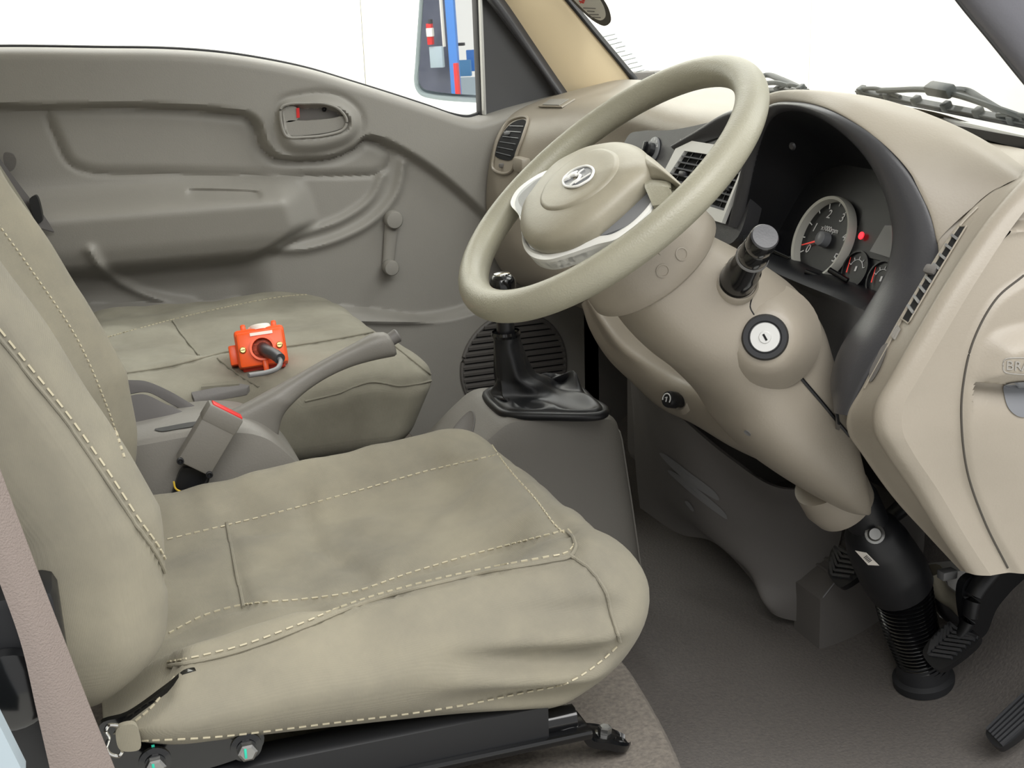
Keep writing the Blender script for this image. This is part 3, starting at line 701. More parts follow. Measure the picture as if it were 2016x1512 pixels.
# tray mouth behind the boot
tr = cr([at(a, b, y=y) for a, b, y in [(812, 812, -0.06), (850, 804, -0.03), (895, 796, 0.0), (925, 796, 0.0), (934, 805, -0.02), (925, 824, -0.06), (880, 818, -0.075), (840, 815, -0.075)]], 50, True)
cbv = bvh_of(body)
def drop(p, dz=0.0012):
    h = cbv.ray_cast(Vector((p[0], p[1], 0.8)), Vector((0, 0, -1))); return np.array([p[0], p[1], (h[0].z if h[0] else p[2])+dz])
trd = np.array([drop(p) for p in tr]); cen = trd.mean(0)
one('tray', MB().add(*g_grid(np.array([trd, trd*0.97+cen*0.03+np.array([0, 0, 0.0015]), trd*0.9+cen*0.1+np.array([0, 0, -0.0002]), trd*0.3+cen*0.7])[:, :], cv=True)).V and g_grid(np.array([trd, trd*0.96+cen*0.04+np.array([0, 0, 0.002]), trd*0.90+cen*0.10, trd*0.5+cen*0.5, trd*0.02+cen*0.98]), cv=True), 'trim_dark', con)
# raised rear cover that holds the handbrake (side wall seen behind the buckle)
near = cr([at(a, b, y=-0.10) for a, b in [(150, 884), (200, 878), (276, 867), (370, 850), (430, 843), (474, 843), (502, 847), (528, 857), (559, 880), (585, 905), (600, 925)]], 60)
rings = []
for p in near:
    x, z = p[0], p[2]
    rings.append([(x, -0.112, 0.20), (x, -0.108, z-0.03), (x, -0.104, z-0.005), (x, -0.098, z), (x, -0.02, z+0.001), (x, 0.025, z), (x, 0.032, z-0.006), (x, 0.036, 0.20)])
hc = one('handbrake_cover', g_grid(np.array(rings), thick=(0.0, 0, -0.004)), 'console_grey', con); hcb = bvh_of(hc)
sl = []
for a, b in cr([(304, 847), (335, 840), (380, 832), (400, 831), (390, 839), (345, 848), (318, 852)], 40, True):
    p, n1 = onto(hcb, a, b)
    if p is not None: sl.append(p+np.array([0, 0, 0.0008]))
one('cover_slot', g_fill(hcb, [(304, 847), (335, 840), (380, 832), (396, 831), (390, 838), (345, 847), (318, 851)], 36, 0.0012), 'black', hc)

# ---- handbrake
hb = thing('handbrake', (-0.36, -0.03, 0.36), 'grey plastic handbrake lever pulled up between the seats', 'handbrake')
T_ = cr([at(a, b, y=-0.035) for a, b in [(756, 655), (737, 657), (690, 681), (620, 719), (545, 762), (480, 797), (425, 822)]], 60)
B_ = cr([at(a, b, y=-0.035) for a, b in [(774, 700), (735, 708), (685, 723), (630, 750), (585, 783), (556, 818), (545, 872)]], 60)
rings = []; sq = lambda v, e: math.copysign(abs(v)**e, v)
for i in range(60):
    c = (T_[i]+B_[i])/2; n = (T_[i]-B_[i])/2; h = np.linalg.norm(n); hw = min(0.0175, h*0.95)
    rings.append([c+n*sq(math.sin(w), 0.8)+np.array([0, hw*sq(math.cos(w), 0.7), 0]) for w in np.linspace(0, 2*math.pi, 28, endpoint=False)])
e0 = np.array(rings[0]); c0 = e0.mean(0); t0 = nrm(rings[0][0]-np.array(rings[3][0]))
rings = [c0+(e0-c0)*0.5+t0*0.006, c0+(e0-c0)*0.86+t0*0.004]+rings
V, F = g_grid(np.array(rings), cv=True); n = len(rings)*28; F = F+[tuple(range(28)), tuple(range(n-28, n))[::-1]]
lev = one('lever_grip', (V, F), 'console_grey', hb, sharp=60)
p0, p1 = at(762, 673, y=-0.035), at(776, 664, y=-0.035)
tag(one('release_button', g_lathe([(0.009, -0.006), (0.009, 0.010), (0.0095, 0.016), (0.0075, 0.018)], p0, p1-p0, 20), 'trim_dark', hb), 'grey push button at the tip')
# ---- seat belt buckle
bk = thing('seat_belt_buckle', at(372, 965, y=-0.125), 'grey belt buckle with red release strip, stalk beside the driver seat', 'buckle')
A, B, D = at(412, 792, y=-0.128), at(476, 824, y=-0.128), at(352, 905, y=-0.128)
u = nrm(B-A); v = nrm(D-A); v = nrm(v-u*(u@v)); nn = np.cross(u, v); hw = np.linalg.norm(B-A); hh = np.linalg.norm(D-A)
cen = (A+B)/2+v*hh/2
bx = one('housing', g_box(cen, (hw, hh, 0.022), ax=(u, v, nn), bev=0.003), 'trim_dark' if False else 'console_grey', bk)
one('housing_top', g_box(A+u*hw/2+v*0.010, (hw*1.03, 0.022, 0.024), ax=(u, v, nn), bev=0.003), 'console_grey', bk)
tag(one('release_strip', g_box(A+u*(hw/2+0.001)-v*0.0012, (hw*0.90, 0.003, 0.016), ax=(u, v, nn), bev=0.001), 'red', bk), 'red release strip along the top')
for s in (0.07, 0.95):
    one('screw', g_lathe([(0.0042, 0), (0.0042, 0.003), (0.0028, 0.0035), (0.0016, 0.001)], A+u*hw*s+v*hh*0.97-nn*0.0*1+np.array([0, -0.0105, 0]), (0, -1, 0), 16), 'black', bx)
sk = [at(a, b, y=-0.122) for a, b in [(362, 922), (412, 940), (400, 965), (378, 985), (345, 1000), (338, 985), (345, 955)]]
one('stalk', g_prism(cr(sk, 40, True), (0, 0.008, 0)), 'black', bk)
w_ = cr([at(a, b, y=-0.132) for a, b in [(342, 948), (346, 962), (362, 970), (378, 975)]], 20); one('yellow_wire', g_tube(w_, 0.0012, 6), 'yellow', bk)
w_ = cr([at(a, b, y=-0.134) for a, b in [(370, 990), (392, 972), (405, 950), (412, 938)]], 20); one('black_wire', g_tube(w_, 0.0016, 6), 'black', bk)

# ---- gear lever with leather boot
gl_ = thing('gear_lever', (0.0, -0.02, 0.36), 'black gear lever with worn knob and crumpled leather boot', 'gear lever')
base = cr([at(a, b, z=0.368) for a, b in [(958, 776), (975, 768), (1040, 762), (1105, 760), (1140, 768), (1165, 790), (1190, 806), (1188, 816), (1170, 820), (1080, 820), (1000, 816), (975, 802)]], 60, True)
one('boot_frame', g_tube(base, 0.006, 10, closed=True), 'black', gl_)
bcen = base.mean(0); top = at(999, 652, y=-0.02); k1 = at(1010, 740, y=-0.02)
rings = []
ang = np.linspace(0, 2*math.pi, 60, endpoint=False)
bb_ = base-bcen; order = np.argsort(np.arctan2(bb_[:, 1], bb_[:, 0])); bs_ = base[order]; th = np.arctan2(bs_[:, 1]-bcen[1], bs_[:, 0]-bcen[0])
lev_ = [(0.0, None)]
def ring(c, rx, ry, wob, ph): return np.array([c+np.array([math.cos(t)*rx*(1+wob*math.sin(5*t+ph)+0.6*wob*math.sin(9*t-ph)), math.sin(t)*ry*(1+wob*math.sin(4*t+ph)), 0]) for t in th])
def mix(a, b, s): return a*(1-s)+b*s
r0 = bs_.copy(); r1 = mix(bs_, bcen, 0.08)+np.array([0, 0, 0.008]); r2 = mix(bs_, bcen, 0.22)+np.array([0, 0, 0.008])+np.array([[0, 0, 0.022*max(0, math.cos(t-0.5))**2+0.005*math.sin(6*t)] for t in th])
lz = lambda p, z: np.array([p[0], p[1], max(p[2], z)]); r3 = ring(lz(at(1038, 798, y=-0.02), 0.380), 0.047, 0.036, 0.13, 0.4); r4 = ring(lz(at(1027, 770, y=-0.02), 0.394), 0.036, 0.030, 0.13, 1.2)
r5 = ring(at(1012, 735, y=-0.02), 0.027, 0.025, 0.10, 2.0); r6 = ring(at(1003, 700, y=-0.02), 0.0215, 0.021, 0.07, 2.4); r7 = ring(at(998, 672, y=-0.02), 0.0185, 0.018, 0.05, 3.0); r8 = ring(at(996, 658, y=-0.02), 0.0195, 0.019, 0.02, 0)
R_ = np.array([r0, r1, r2, r3, r4, r5, r6, r7, r8]); R_ = np.stack([cr(R_[:, j], 50) for j in range(60)], 1)
one('boot', g_grid(R_, cv=True), 'black_gloss' if False else 'rubber_soft' if 'rubber_soft' in MATS else 'black', gl_)
one('boot_collar', g_lathe([(0.019, -0.004), (0.0205, 0.0), (0.019, 0.004)], at(996, 657, y=-0.02), (-0.05, 0, 1), 24, caps=False), 'black_gloss', gl_)
one('stick', g_tube([at(996, 662, y=-0.02), at(993, 600, y=-0.02)], 0.0125, 14), 'black', gl_)
kc = at(991, 585, y=-0.02)
kn = one('knob', g_lathe([(0.012, -0.03), (0.0145, -0.012), (0.0175, 0.006), (0.0185, 0.018), (0.0170, 0.026), (0.0125, 0.031), (0.005, 0.0325)], kc, (-0.03, 0, 1), 32), 'black_gloss', gl_)
one('knob_cap', g_lathe([(0.0115, 0.0312), (0.0110, 0.0330), (0.006, 0.0345)], kc, (-0.03, 0, 1), 28), 'chrome', kn)

# ---- orange switch box with its lead, on the bench
ob = thing('orange_switch_box', at(515, 740, y=0.23), 'bright orange plastic switch box with brass screws, lying on the passenger bench', 'switch box')
hit = onto(pb, 505, 738)[0]; OS = 0.74; oc = np.array([hit[0]+0.014, hit[1]+0.030, hit[2]+0.030]); R3 = Matrix.Rotation(math.radians(-8), 3, 'Z') @ Matrix.Rotation(math.radians(-22), 3, 'X') @ Matrix.Rotation(math.radians(-4), 3, 'Y'); ax = [np.array(R3 @ Vector(v)) for v in ((1, 0, 0), (0, 1, 0), (0, 0, 1))]
def L(a, b, c): return oc+(ax[0]*a+ax[1]*b+ax[2]*c*1.12)*OS
OX = lambda c, s, m_, nm, par=ob, bev=0.003: one(nm, g_box(L(*c), (s[0]*OS, s[1]*OS, s[2]*OS*1.12), ax=ax, bev=bev*OS), m_, par)
def OL(prof): return [(r*OS, h*OS) for r, h in prof]
body_o = OX((0.0, 0.010, 0.0), (0.094, 0.070, 0.066), 'orange', 'case', bev=0.007)
OX((0.0, -0.030, -0.004), (0.088, 0.016, 0.060), 'orange', 'cover_plate', bev=0.006)
OX((-0.052, 0.010, -0.006), (0.018, 0.035, 0.034), 'orange', 'lug')
OX((-0.028, 0.012, 0.036), (0.010, 0.050, 0.014), 'orange', 'guard_rib'); OX((0.030, 0.012, 0.036), (0.010, 0.050, 0.014), 'orange', 'guard_rib')
OX((0.0, 0.010, -0.034), (0.080, 0.05, 0.010), 'orange_dark', 'foot')
one('push_button', g_lathe(OL([(0.020, 0), (0.020, 0.010), (0.018, 0.013)]), L(0.0, 0.028, 0.030), ax[2], 32, sx=1.0), 'white_label', ob)
one('push_button', g_lathe(OL([(0.020, 0), (0.020, 0.007), (0.018, 0.010)]), L(0.004, -0.006, 0.030), ax[2], 32), 'white_label', ob)
one('label_strip', g_box(L(0.004, -0.0395, 0.020), (0.042*OS, 0.001, 0.006*OS), ax=ax), 'white_label', ob)
rg = one('cable_ring', g_lathe(OL([(0.0195, 0.0), (0.0235, 0.0), (0.0235, 0.012), (0.0195, 0.012), (0.0195, 0.0)]), L(0.002, -0.036, -0.006), -ax[1], 40, caps=False), 'orange', ob)
one('ring_inside', g_lathe(OL([(0.0195, 0.0), (0.0195, 0.001)]), L(0.002, -0.037, -0.006), -ax[1], 30), 'dark_void', rg)
OX((0.003, -0.042, -0.036), (0.010, 0.010, 0.022), 'orange', 'latch_tongue')
for s in (-1, 1):
    sc_ = one('brass_screw', g_lathe(OL([(0.0062, 0), (0.0062, 0.003), (0.0045, 0.0045)]), L(0.034*s, -0.038, -0.004), -ax[1], 16), 'brass', ob)
    one('screw_cross', g_box(L(0.034*s, -0.0428, -0.004), (0.006, 0.0008, 0.001), ax=ax), 'ink', sc_)
pth = cr([L(0.002, -0.030, -0.004), L(0.008, -0.052, -0.012), L(0.022, -0.078, -0.024), L(0.030, -0.094, -0.034)], 24)
tag(one('cable_sleeve', g_tube(pth, np.linspace(0.0125, 0.0105, 24)*OS, 16), 'charcoal', ob), 'dark rubber cable sleeve')
pth = cr([L(0.028, -0.090, -0.032), L(0.030, -0.104, -0.040), L(0.022, -0.122, -0.052), L(0.0, -0.142, -0.058), L(-0.03, -0.160, -0.060)], 30)
one('lead', g_tube(pth, 0.0034, 10), 'lens_grey', ob)
# ================================================================== dashboard
da = thing('dashboard', (0.35, 0.0, 0.35), 'warm beige moulded dashboard with instrument binnacle and air vents', 'dashboard')
def rowpx(L): return [at(a, b, y=y) for a, b, y in L]
# passenger side and centre: section swept across the cab
pA = np.array([(0.60, 0.735), (0.545, 0.752), (0.50, 0.757), (0.45, 0.750), (0.385, 0.738), (0.325, 0.724), (0.275, 0.703), (0.243, 0.665), (0.226, 0.615), (0.217, 0.555), (0.217, 0.50), (0.222, 0.45), (0.245, 0.40), (0.30, 0.36), (0.42, 0.34)])
pB = np.array([(0.60, 0.725), (0.54, 0.742), (0.49, 0.751), (0.44, 0.753), (0.39, 0.752), (0.350, 0.748), (0.315, 0.738), (0.296, 0.715), (0.300, 0.680), (0.300, 0.62), (0.285, 0.56), (0.262, 0.50), (0.245, 0.44), (0.28, 0.38), (0.42, 0.34)])
pM = pA*0.5+pB*0.5; pM[6:11, 0] += 0.012
st = [(0.708, pA+np.array([0.006, -0.004])), (0.698, pA), (0.60, pA+np.array([0.004, 0.002])), (0.42, pM+np.array([0.006, 0.006])), (0.25, pB+np.array([0.004, 0.006])), (0.10, pB), (-0.05, pB), (-0.20, pB)]
rows = [[(x, y, z) for x, z in p] for y, p in st]
G = patch(rows, 90, 70)
dp = one('dash_moulding', g_grid(G), 'beige', da, sharp=60)
dpb = bvh_of(dp)
# --- side vent by the door: framed, six louvres
def lay(b, pts, n=40, lift=0.001, closed=True):
    Q = cr(pts, n, closed); H = [onto(b, *q) for q in Q]; return np.array([h[0]+h[1]*lift for h in H if h[0] is not None])
sv = [(1004, 240), (1030, 231), (1040, 234), (1034, 262), (1020, 300), (1007, 338), (992, 342), (973, 333), (974, 308), (984, 270)]
fr = lay(dpb, sv, 60, 0.002); vent = one('vent_frame', g_tube(fr, 0.0030, 8, closed=True), 'beige', da)
one('vent_mouth', g_fill(dpb, [(1012, 241), (1031, 236), (1037, 241), (1027, 274), (1014, 306), (1004, 316), (976, 307), (983, 278), (996, 255)], 50, 0.0012), 'dark_void', da)
for k in range(6):
    s = (k+0.6)/6.2; a = np.array([1010, 243])*(1-s)+np.array([977, 306])*s+np.array([-5*math.sin(math.pi*s), 0]); b = np.array([1035, 243])*(1-s)+np.array([1004, 314])*s
    p, n1 = onto(dpb, *a); q, n2 = onto(dpb, *b); one('louvre', g_box((p+q)/2+n1*0.0015, (np.linalg.norm(q-p), 0.0022, 0.0013), ax=(q-p, n1, np.cross(q-p, n1))), 'satin_grey', vent, False)
p, n1 = onto(dpb, 1003, 264); one('vent_tab', g_box(p+n1*0.004, (0.016, 0.006, 0.006), bev=0.0015), 'lens_grey', vent)
p, n1 = onto(dpb, 989, 326); one('vent_wheel', g_box(p+n1*0.001, (0.012, 0.008, 0.008), ax=((1, -0.4, 0), (0.3, 1, 0), (0, 0, 1)), bev=0.002), 'trim_dark', vent)
# demister outlet on the top corner
dm = lay(dpb, [(1062, 211), (1083, 197), (1134, 197), (1112, 212)], 4, 0.0015, True) if False else np.array([onto(dpb, *q)[0]+np.array([-0.001, 0, 0.001]) for q in ((1062, 212), (1084, 197), (1134, 197), (1108, 213))])
o = one('demister_frame', g_prism(dm, (-0.002, 0, 0.002)), 'beige', da)
cen = dm.mean(0); one('demister_mesh', g_prism(dm*0.72+cen*0.28+np.array([-0.0024, 0, 0.0024]), (-0.0006, 0, 0.0006)), 'door_grey', o)
p, n1 = onto(dpb, 1031, 325); one('glovebox_catch', g_box(p+n1*0.006+np.array([0, -0.004, 0]), (0.02, 0.05, 0.028), bev=0.006), 'beige', da)

# --- centre fascia: charcoal panel with knob and framed vent
def fp(px, py, lift=0.0):                              # the fascia plane leans back at the top
    ray = ray_of(px, py); n = nrm((-1, 0.0, 0.33)); o = np.array([0.270, 0, 0.655]); t = ((o-CC)@n)/(ray@n); return CC+ray*t+n*lift
FN = nrm((-1, 0, 0.33)); FU = nrm((0.33, 0, 1)); FR = np.array([0, -1.0, 0])
fas = cr([fp(a, b) for a, b in [(1236, 268), (1262, 258), (1320, 256), (1400, 240), (1470, 220), (1520, 230), (1490, 330), (1450, 470), (1330, 470), (1240, 420), (1215, 330)]], 80, True)
one('switch_fascia', g_prism(fas, -FN*0.02), 'charcoal', da)
brow = patch([[fp(1330, 285, 0.004), fp(1380, 258, 0.006), fp(1444, 224, 0.010), fp(1500, 210, 0.012)], [fp(1334, 292, 0.012), fp(1384, 266, 0.014), fp(1446, 234, 0.018), fp(1504, 222, 0.02)], [fp(1340, 304, 0.003), fp(1388, 282, 0.003), fp(1450, 262, 0.003), fp(1510, 256, 0.003)]], 12, 24)
one('fascia_brow', g_grid(brow, thick=-FN*0.004), 'charcoal', da)
# rotary control with printed symbols
kc = fp(1286, 297, 0.001); one('dial_plate', g_lathe([(0.0205, 0), (0.0205, 0.0015), (0.0195, 0.002)], kc, FN, 48), 'satin_grey', da)
kn = one('rotary_knob', g_lathe([(0.0115, 0.001), (0.011, 0.010), (0.009, 0.012), (0.004, 0.0122)], kc, FN, 32), 'black', da)
one('knob_grip', g_box(kc+FN*0.014, (0.005, 0.021, 0.007), ax=(FR, FU, FN), bev=0.0015), 'black_gloss', kn)
m = MB()
for t in (150, 120, 88, 55, 25):
    c_ = kc+FN*0.0024+(FR*math.cos(math.radians(t))+FU*math.sin(math.radians(t)))*0.0155
    m.add(*g_box(c_, (0.0042, 0.0009, 0.0004), ax=(FR, FU, FN))); m.add(*g_box(c_+FU*0.0016, (0.0009, 0.0036, 0.0004), ax=(FR+FU*0.5, FU-FR*0.5, FN)))
m.build('dial_symbols', 'gauge_white', da, False)
# vent in its silver frame
q = [fp(1350, 277, 0.003), fp(1488, 299, 0.003), fp(1432, 442, 0.003), fp(1288, 398, 0.003)]
cen = sum(q)/4; inn = [fp(1358, 300, 0.003), fp(1478, 318, 0.003), fp(1436, 418, 0.003), fp(1306, 378, 0.003)]
vf = MB()
for i in range(4):
    j = (i+1) % 4; vf.add(*g_prism([q[i], q[j], inn[j], inn[i]], FN*0.006))
vfo = vf.build('vent_frame', 'silver_bright', da)
one('vent_mouth', g_prism(inn, -FN*0.001), 'dark_void', vfo)
for k in range(7):
    s = (k+0.8)/7; a = inn[0]*(1-s)+inn[3]*s; b = inn[1]*(1-s)+inn[2]*s
    one('louvre', g_box((a+b)/2+FN*0.002, (np.linalg.norm(b-a), 0.006, 0.0016), ax=(b-a, FN-FU*0.25, np.cross(b-a, FN-FU*0.25))), 'satin_grey', vfo, False)
for k in range(6):
    s = (k+0.7)/6.4; a = inn[0]*(1-s)+inn[1]*s; b = inn[3]*(1-s)+inn[2]*s
    one('vane', g_box((a+b)/2-FN*0.0, (0.0016, np.linalg.norm(b-a), 0.003), ax=(FR, b-a, np.cross(FR, b-a))), 'black', vfo, False)
mid = fp(1438, 372, 0.006); one('vent_tab', g_box(mid, (0.016, 0.008, 0.008), ax=(FR, FU, FN), bev=0.002), 'charcoal', vfo)
one('vent_tab', g_box(fp(1352, 345, 0.006), (0.016, 0.008, 0.008), ax=(FR, FU, FN), bev=0.002), 'charcoal', vfo)

# --- instrument binnacle
out = [(1440, 445, -0.175), (1458, 370, -0.18), (1478, 290, -0.195), (1512, 214, -0.245), (1570, 201, -0.33), (1650, 224, -0.42), (1740, 285, -0.49), (1810, 370, -0.53), (1843, 470, -0.555), (1840, 540, -0.56), (1800, 612, -0.56), (1730, 705, -0.555), (1692, 770, -0.55), (1670, 818, -0.545)]
inn_ = [(1460, 450, -0.19), (1475, 375, -0.20), (1492, 300, -0.215), (1520, 234, -0.26), (1572, 219, -0.33), (1640, 248, -0.40), (1710, 318, -0.46), (1747, 400, -0.49), (1757, 470, -0.50), (1742, 540, -0.50), (1702, 612, -0.49), (1652, 690, -0.48), (1636, 755, -0.475), (1648, 808, -0.49)]
O = cr(rowpx(out), 90); I = cr(rowpx(inn_), 90)
rows = []
for s, b in ((0, -0.012), (0.0, 0.0), (0.10, 0.005), (0.35, 0.010), (0.65, 0.009), (0.90, 0.004), (1.0, 0.0), (1.0, -0.010)):
    rows.append(O*(1-s)+I*s+np.array([-1, 0, 0.15])*b)
arch = one('binnacle_rim', g_grid(np.stack([cr(np.array(rows)[:, j], 20) for j in range(90)], 1)), 'charcoal', da, sharp=70)
# cluster face plane
KN = nrm((-0.93, 0, 0.37)); KU = nrm((0.37, 0, 0.93)); KR = np.array([0, -1.0, 0]); KO = np.array([0.313, -0.31, 0.612])
def kp(px, py, lift=0.0):
    ray = ray_of(px, py); t = ((KO-CC)@KN)/(ray@KN); return CC+ray*t+KN*lift
def kc2(a, b, lift=0.0): return KO+KR*a+KU*b+KN*lift
lipx = [(1702, 612, -0.49), (1640, 584, -0.41), (1580, 560, -0.35), (1515, 530, -0.28), (1470, 495, -0.22), (1460, 450, -0.19)]
loop = np.vstack([cr(rowpx(inn_[:11]), 70), cr(rowpx(lipx), 30)[1:-1]])
# cavity: from the rim opening in to the face
face_loop = []
for p in loop:
    d = p-KO; a = d@KR; b = d@KU; face_loop.append(kc2(np.clip(a*0.93+0.003, -0.115, 0.20), np.clip(b*0.72+0.004, -0.085, 0.088)))
face_loop = np.array(face_loop)
rows = [loop, loop*0.75+face_loop*0.25+np.array([0, 0, 0.004]), loop*0.4+face_loop*0.6+np.array([0, 0, 0.005]), face_loop]
one('binnacle_lining', g_grid(np.stack([cr(np.array(rows)[:, j], 14) for j in range(len(loop))], 1), cv=True), 'cluster_black', da, sharp=70)
cen = face_loop.mean(0); fc = one('instrument_face', g_grid(np.array([face_loop, face_loop*0.02+cen*0.98]), cv=True), 'cluster_black', da)
# rev counter
tc = kp(1629, 474); RT = 0.0520
def tp(ang, r, lift): return tc+(KR*math.cos(math.radians(ang))+KU*math.sin(math.radians(ang)))*r+KN*lift
ringA = [tp(a, RT, 0.008) for a in np.linspace(-62, 242, 70)]
rg = []
for a in np.linspace(-62, 242, 80): rg.append([tp(a, RT*0.915, 0.004), tp(a, RT*0.93, 0.012), tp(a, RT*1.0, 0.013), tp(a, RT*1.03, 0.009), tp(a, RT*1.03, 0.002), tp(a, RT*0.915, 0.002)])
tach = one('rev_counter_ring', g_grid(np.array(rg), cv=True), 'ring_silver', fc)
one('rev_counter_dial', g_lathe([(RT*0.92, 0.0), (RT*0.92, 0.002)], tc, KN, 48), 'black', fc)
m = MB()
ang0 = lambda v: 208-v*48.0
for v in np.arange(0, 5.01, 0.5):
    a = ang0(v); L_ = 0.0065 if v == int(v) else 0.004; d = KR*math.cos(math.radians(a))+KU*math.sin(math.radians(a))
    m.add(*g_box(tp(a, RT*0.90-L_/2, 0.0026), (L_, 0.0013, 0.0004), ax=(d, np.cross(KN, d), KN)))
for v in range(0, 6): m.add(*text_mesh(str(v), 0.0155, tp(ang0(v), RT*0.64, 0.0026), KR, KU, 0.0002, shear=0.25))
m.add(*text_mesh('x1000rpm', 0.0092, tc+KU*0.0135+KN*0.0026, KR, KU, 0.0002, spacing=0.9))
m.build('dial_print', 'gauge_white', fc, False)
a = ang0(-0.02)-0; nd = nrm(kp(1580, 487)-tc)
one('needle', g_prism([tc+nd*0.008+np.cross(KN, nd)*0.0012+KN*0.006, tc+nd*0.040+np.cross(KN, nd)*0.0005+KN*0.006, tc+nd*0.040-np.cross(KN, nd)*0.0005+KN*0.006, tc+nd*0.008-np.cross(KN, nd)*0.0012+KN*0.006], KN*0.001), 'needle', fc, False)
one('needle_hub', g_lathe([(0.0095, 0.002), (0.009, 0.012), (0.007, 0.0135)], tc, KN, 28), 'satin_grey', fc)
one('warning_lamp', g_lathe([(0.0045, 0.0), (0.0045, 0.001)], kp(1704, 467, 0.006), KN, 16), 'red_lamp', fc)
one('display_panel', g_prism([kp(1703, 415, 0.001), kp(1760, 418, 0.001), kp(1760, 520, 0.001), kp(1680, 500, 0.001)], KN*0.002), 'cluster_black', fc)
one('display_glass', g_prism([kp(1748, 446, 0.0035), kp(1775, 446, 0.0035), kp(1775, 515, 0.0035), kp(1718, 497, 0.0035)], KN*0.001), 'lens_grey', fc)
for gx_, gy_ in ((1688, 532), (1738, 552)):
    g = kp(gx_, gy_, 0.001); R_ = 0.0215
    sub = one('small_gauge', g_lathe([(R_*1.05, 0), (R_*1.05, 0.004), (R_*0.95, 0.004), (R_*0.95, 0.0015), (R_*0.02, 0.0015)], g, KN, 36), 'black', fc)
    m = MB(); 
    arc = [g+(KR*math.cos(math.radians(t))+KU*math.sin(math.radians(t)))*R_*0.55+KN*0.002 for t in np.linspace(20, 160, 16)]; m.add(*g_tube(arc, 0.0005, 5))
    for t in (20, 55, 90, 125, 160):
        d = KR*math.cos(math.radians(t))+KU*math.sin(math.radians(t)); m.add(*g_box(g+d*R_*0.64+KN*0.002, (0.004, 0.0008, 0.0004), ax=(d, np.cross(KN, d), KN)))
    m.add(*g_box(g+KU*0.001+KN*0.002, (0.003, 0.006, 0.0004), ax=(KR+0.2*KU, KU, KN)))
    m.build('gauge_print', 'gauge_white', sub, False)
    one('gauge_needle', g_prism([g-KR*0.013-KU*0.006+KN*0.003, g-KR*0.0145+KU*0.012+KN*0.003, g-KR*0.0115-KU*0.006+KN*0.003], KN*0.0006), 'needle', sub, False)
for a_, b_ in (((1548, 503), (1574, 516)), ((1625, 548), (1642, 556)), ((1672, 545), (1690, 560))):
    p = kp(*a_, 0.030); q = kp(*b_, 0.016); one('reset_peg', g_tube([p, q], 0.0034, 12), 'black_gloss', fc)
one('reset_peg_tip', g_lathe([(0.0033, 0), (0.002, 0.0015)], kp(1548, 503, 0.030), kp(1548, 503)-kp(1574, 516), 12), 'lens_grey', fc)
one('lining_screw', g_lathe([(0.005, 0), (0.003, 0.002)], at(1560, 288, y=-0.27), (-1, -0.4, -0.2), 14), 'charcoal', fc)
# charcoal apron under the instruments
ap = [[(1462, 480, -0.215), (1515, 530, -0.28), (1580, 560, -0.35), (1640, 584, -0.41), (1702, 611, -0.49)],
      [(1470, 500, -0.215), (1525, 548, -0.275), (1592, 580, -0.34), (1650, 610, -0.41), (1694, 632, -0.49)],
      [(1500, 560, -0.22), (1560, 620, -0.28), (1615, 655, -0.34), (1655, 680, -0.41), (1668, 680, -0.485)],
      [(1540, 650, -0.24), (1590, 705, -0.30), (1622, 740, -0.36), (1640, 752, -0.42), (1640, 745, -0.478)],
      [(1570, 740, -0.26), (1610, 800, -0.33), (1632, 835, -0.40), (1645, 845, -0.45), (1648, 835, -0.50)]]
one('binnacle_apron', g_grid(patch([rowpx(r) for r in ap], 30, 30), thick=(0.004, 0.0, -0.002)), 'charcoal', da, sharp=70)

# --- beige hood over the binnacle, running to the screen
cst = [(1478, 198, -0.16), (1520, 183, -0.24), (1600, 178, -0.33), (1700, 189, -0.40), (1800, 223, -0.465), (1880, 263, -0.515), (1950, 312, -0.555), (2005, 352, -0.585)]
ol = [(1478, 284, -0.185), (1512, 213, -0.245), (1570, 200, -0.33), (1650, 223, -0.42), (1740, 284, -0.49), (1795, 345, -0.523), (1830, 420, -0.545), (1845, 480, -0.557)]
c3 = rowpx(cst); o3 = rowpx(ol)
r_mid = [a*0.5+b*0.5+np.array([-0.004, 0, 0.006]) for a, b in zip(c3, o3)]
r_in = [b*1.0+np.array([0.010, 0, -0.004]) for b in o3]
r_f1 = [a+np.array([0.040, 0.0, -0.010]) for a in c3]; r_f2 = [a+np.array([0.11-0.03*i/7, 0, -0.045]) for i, a in enumerate(c3)]; r_f3 = [a+np.array([0.20-0.06*i/7, 0, -0.10]) for i, a in enumerate(c3)]
one('binnacle_hood', g_grid(patch([r_f3, r_f2, r_f1, c3, r_mid, o3, r_in], 60, 70)), 'beige', da, sharp=70)
bsq = np.array([(0.690, 0.530, 0.752), (0.45, 0.575, 0.742), (0.15, 0.590, 0.738), (-0.15, 0.560, 0.733), (-0.42, 0.480, 0.730), (-0.60, 0.395, 0.738), (-0.655, 0.365, 0.745)])[::-1]
dk = [np.array([np.interp(p[1], bsq[:, 0], bsq[:, 1])-0.004, p[1], np.interp(p[1], bsq[:, 0], bsq[:, 2])-0.012]) for p in r_f2]
one('dash_deck', g_grid(patch([r_f2, [a*0.5+b*0.5+np.array([0, 0, -0.004]) for a, b in zip(r_f2, dk)], dk], 14, 50)), 'beige', da, sharp=70)
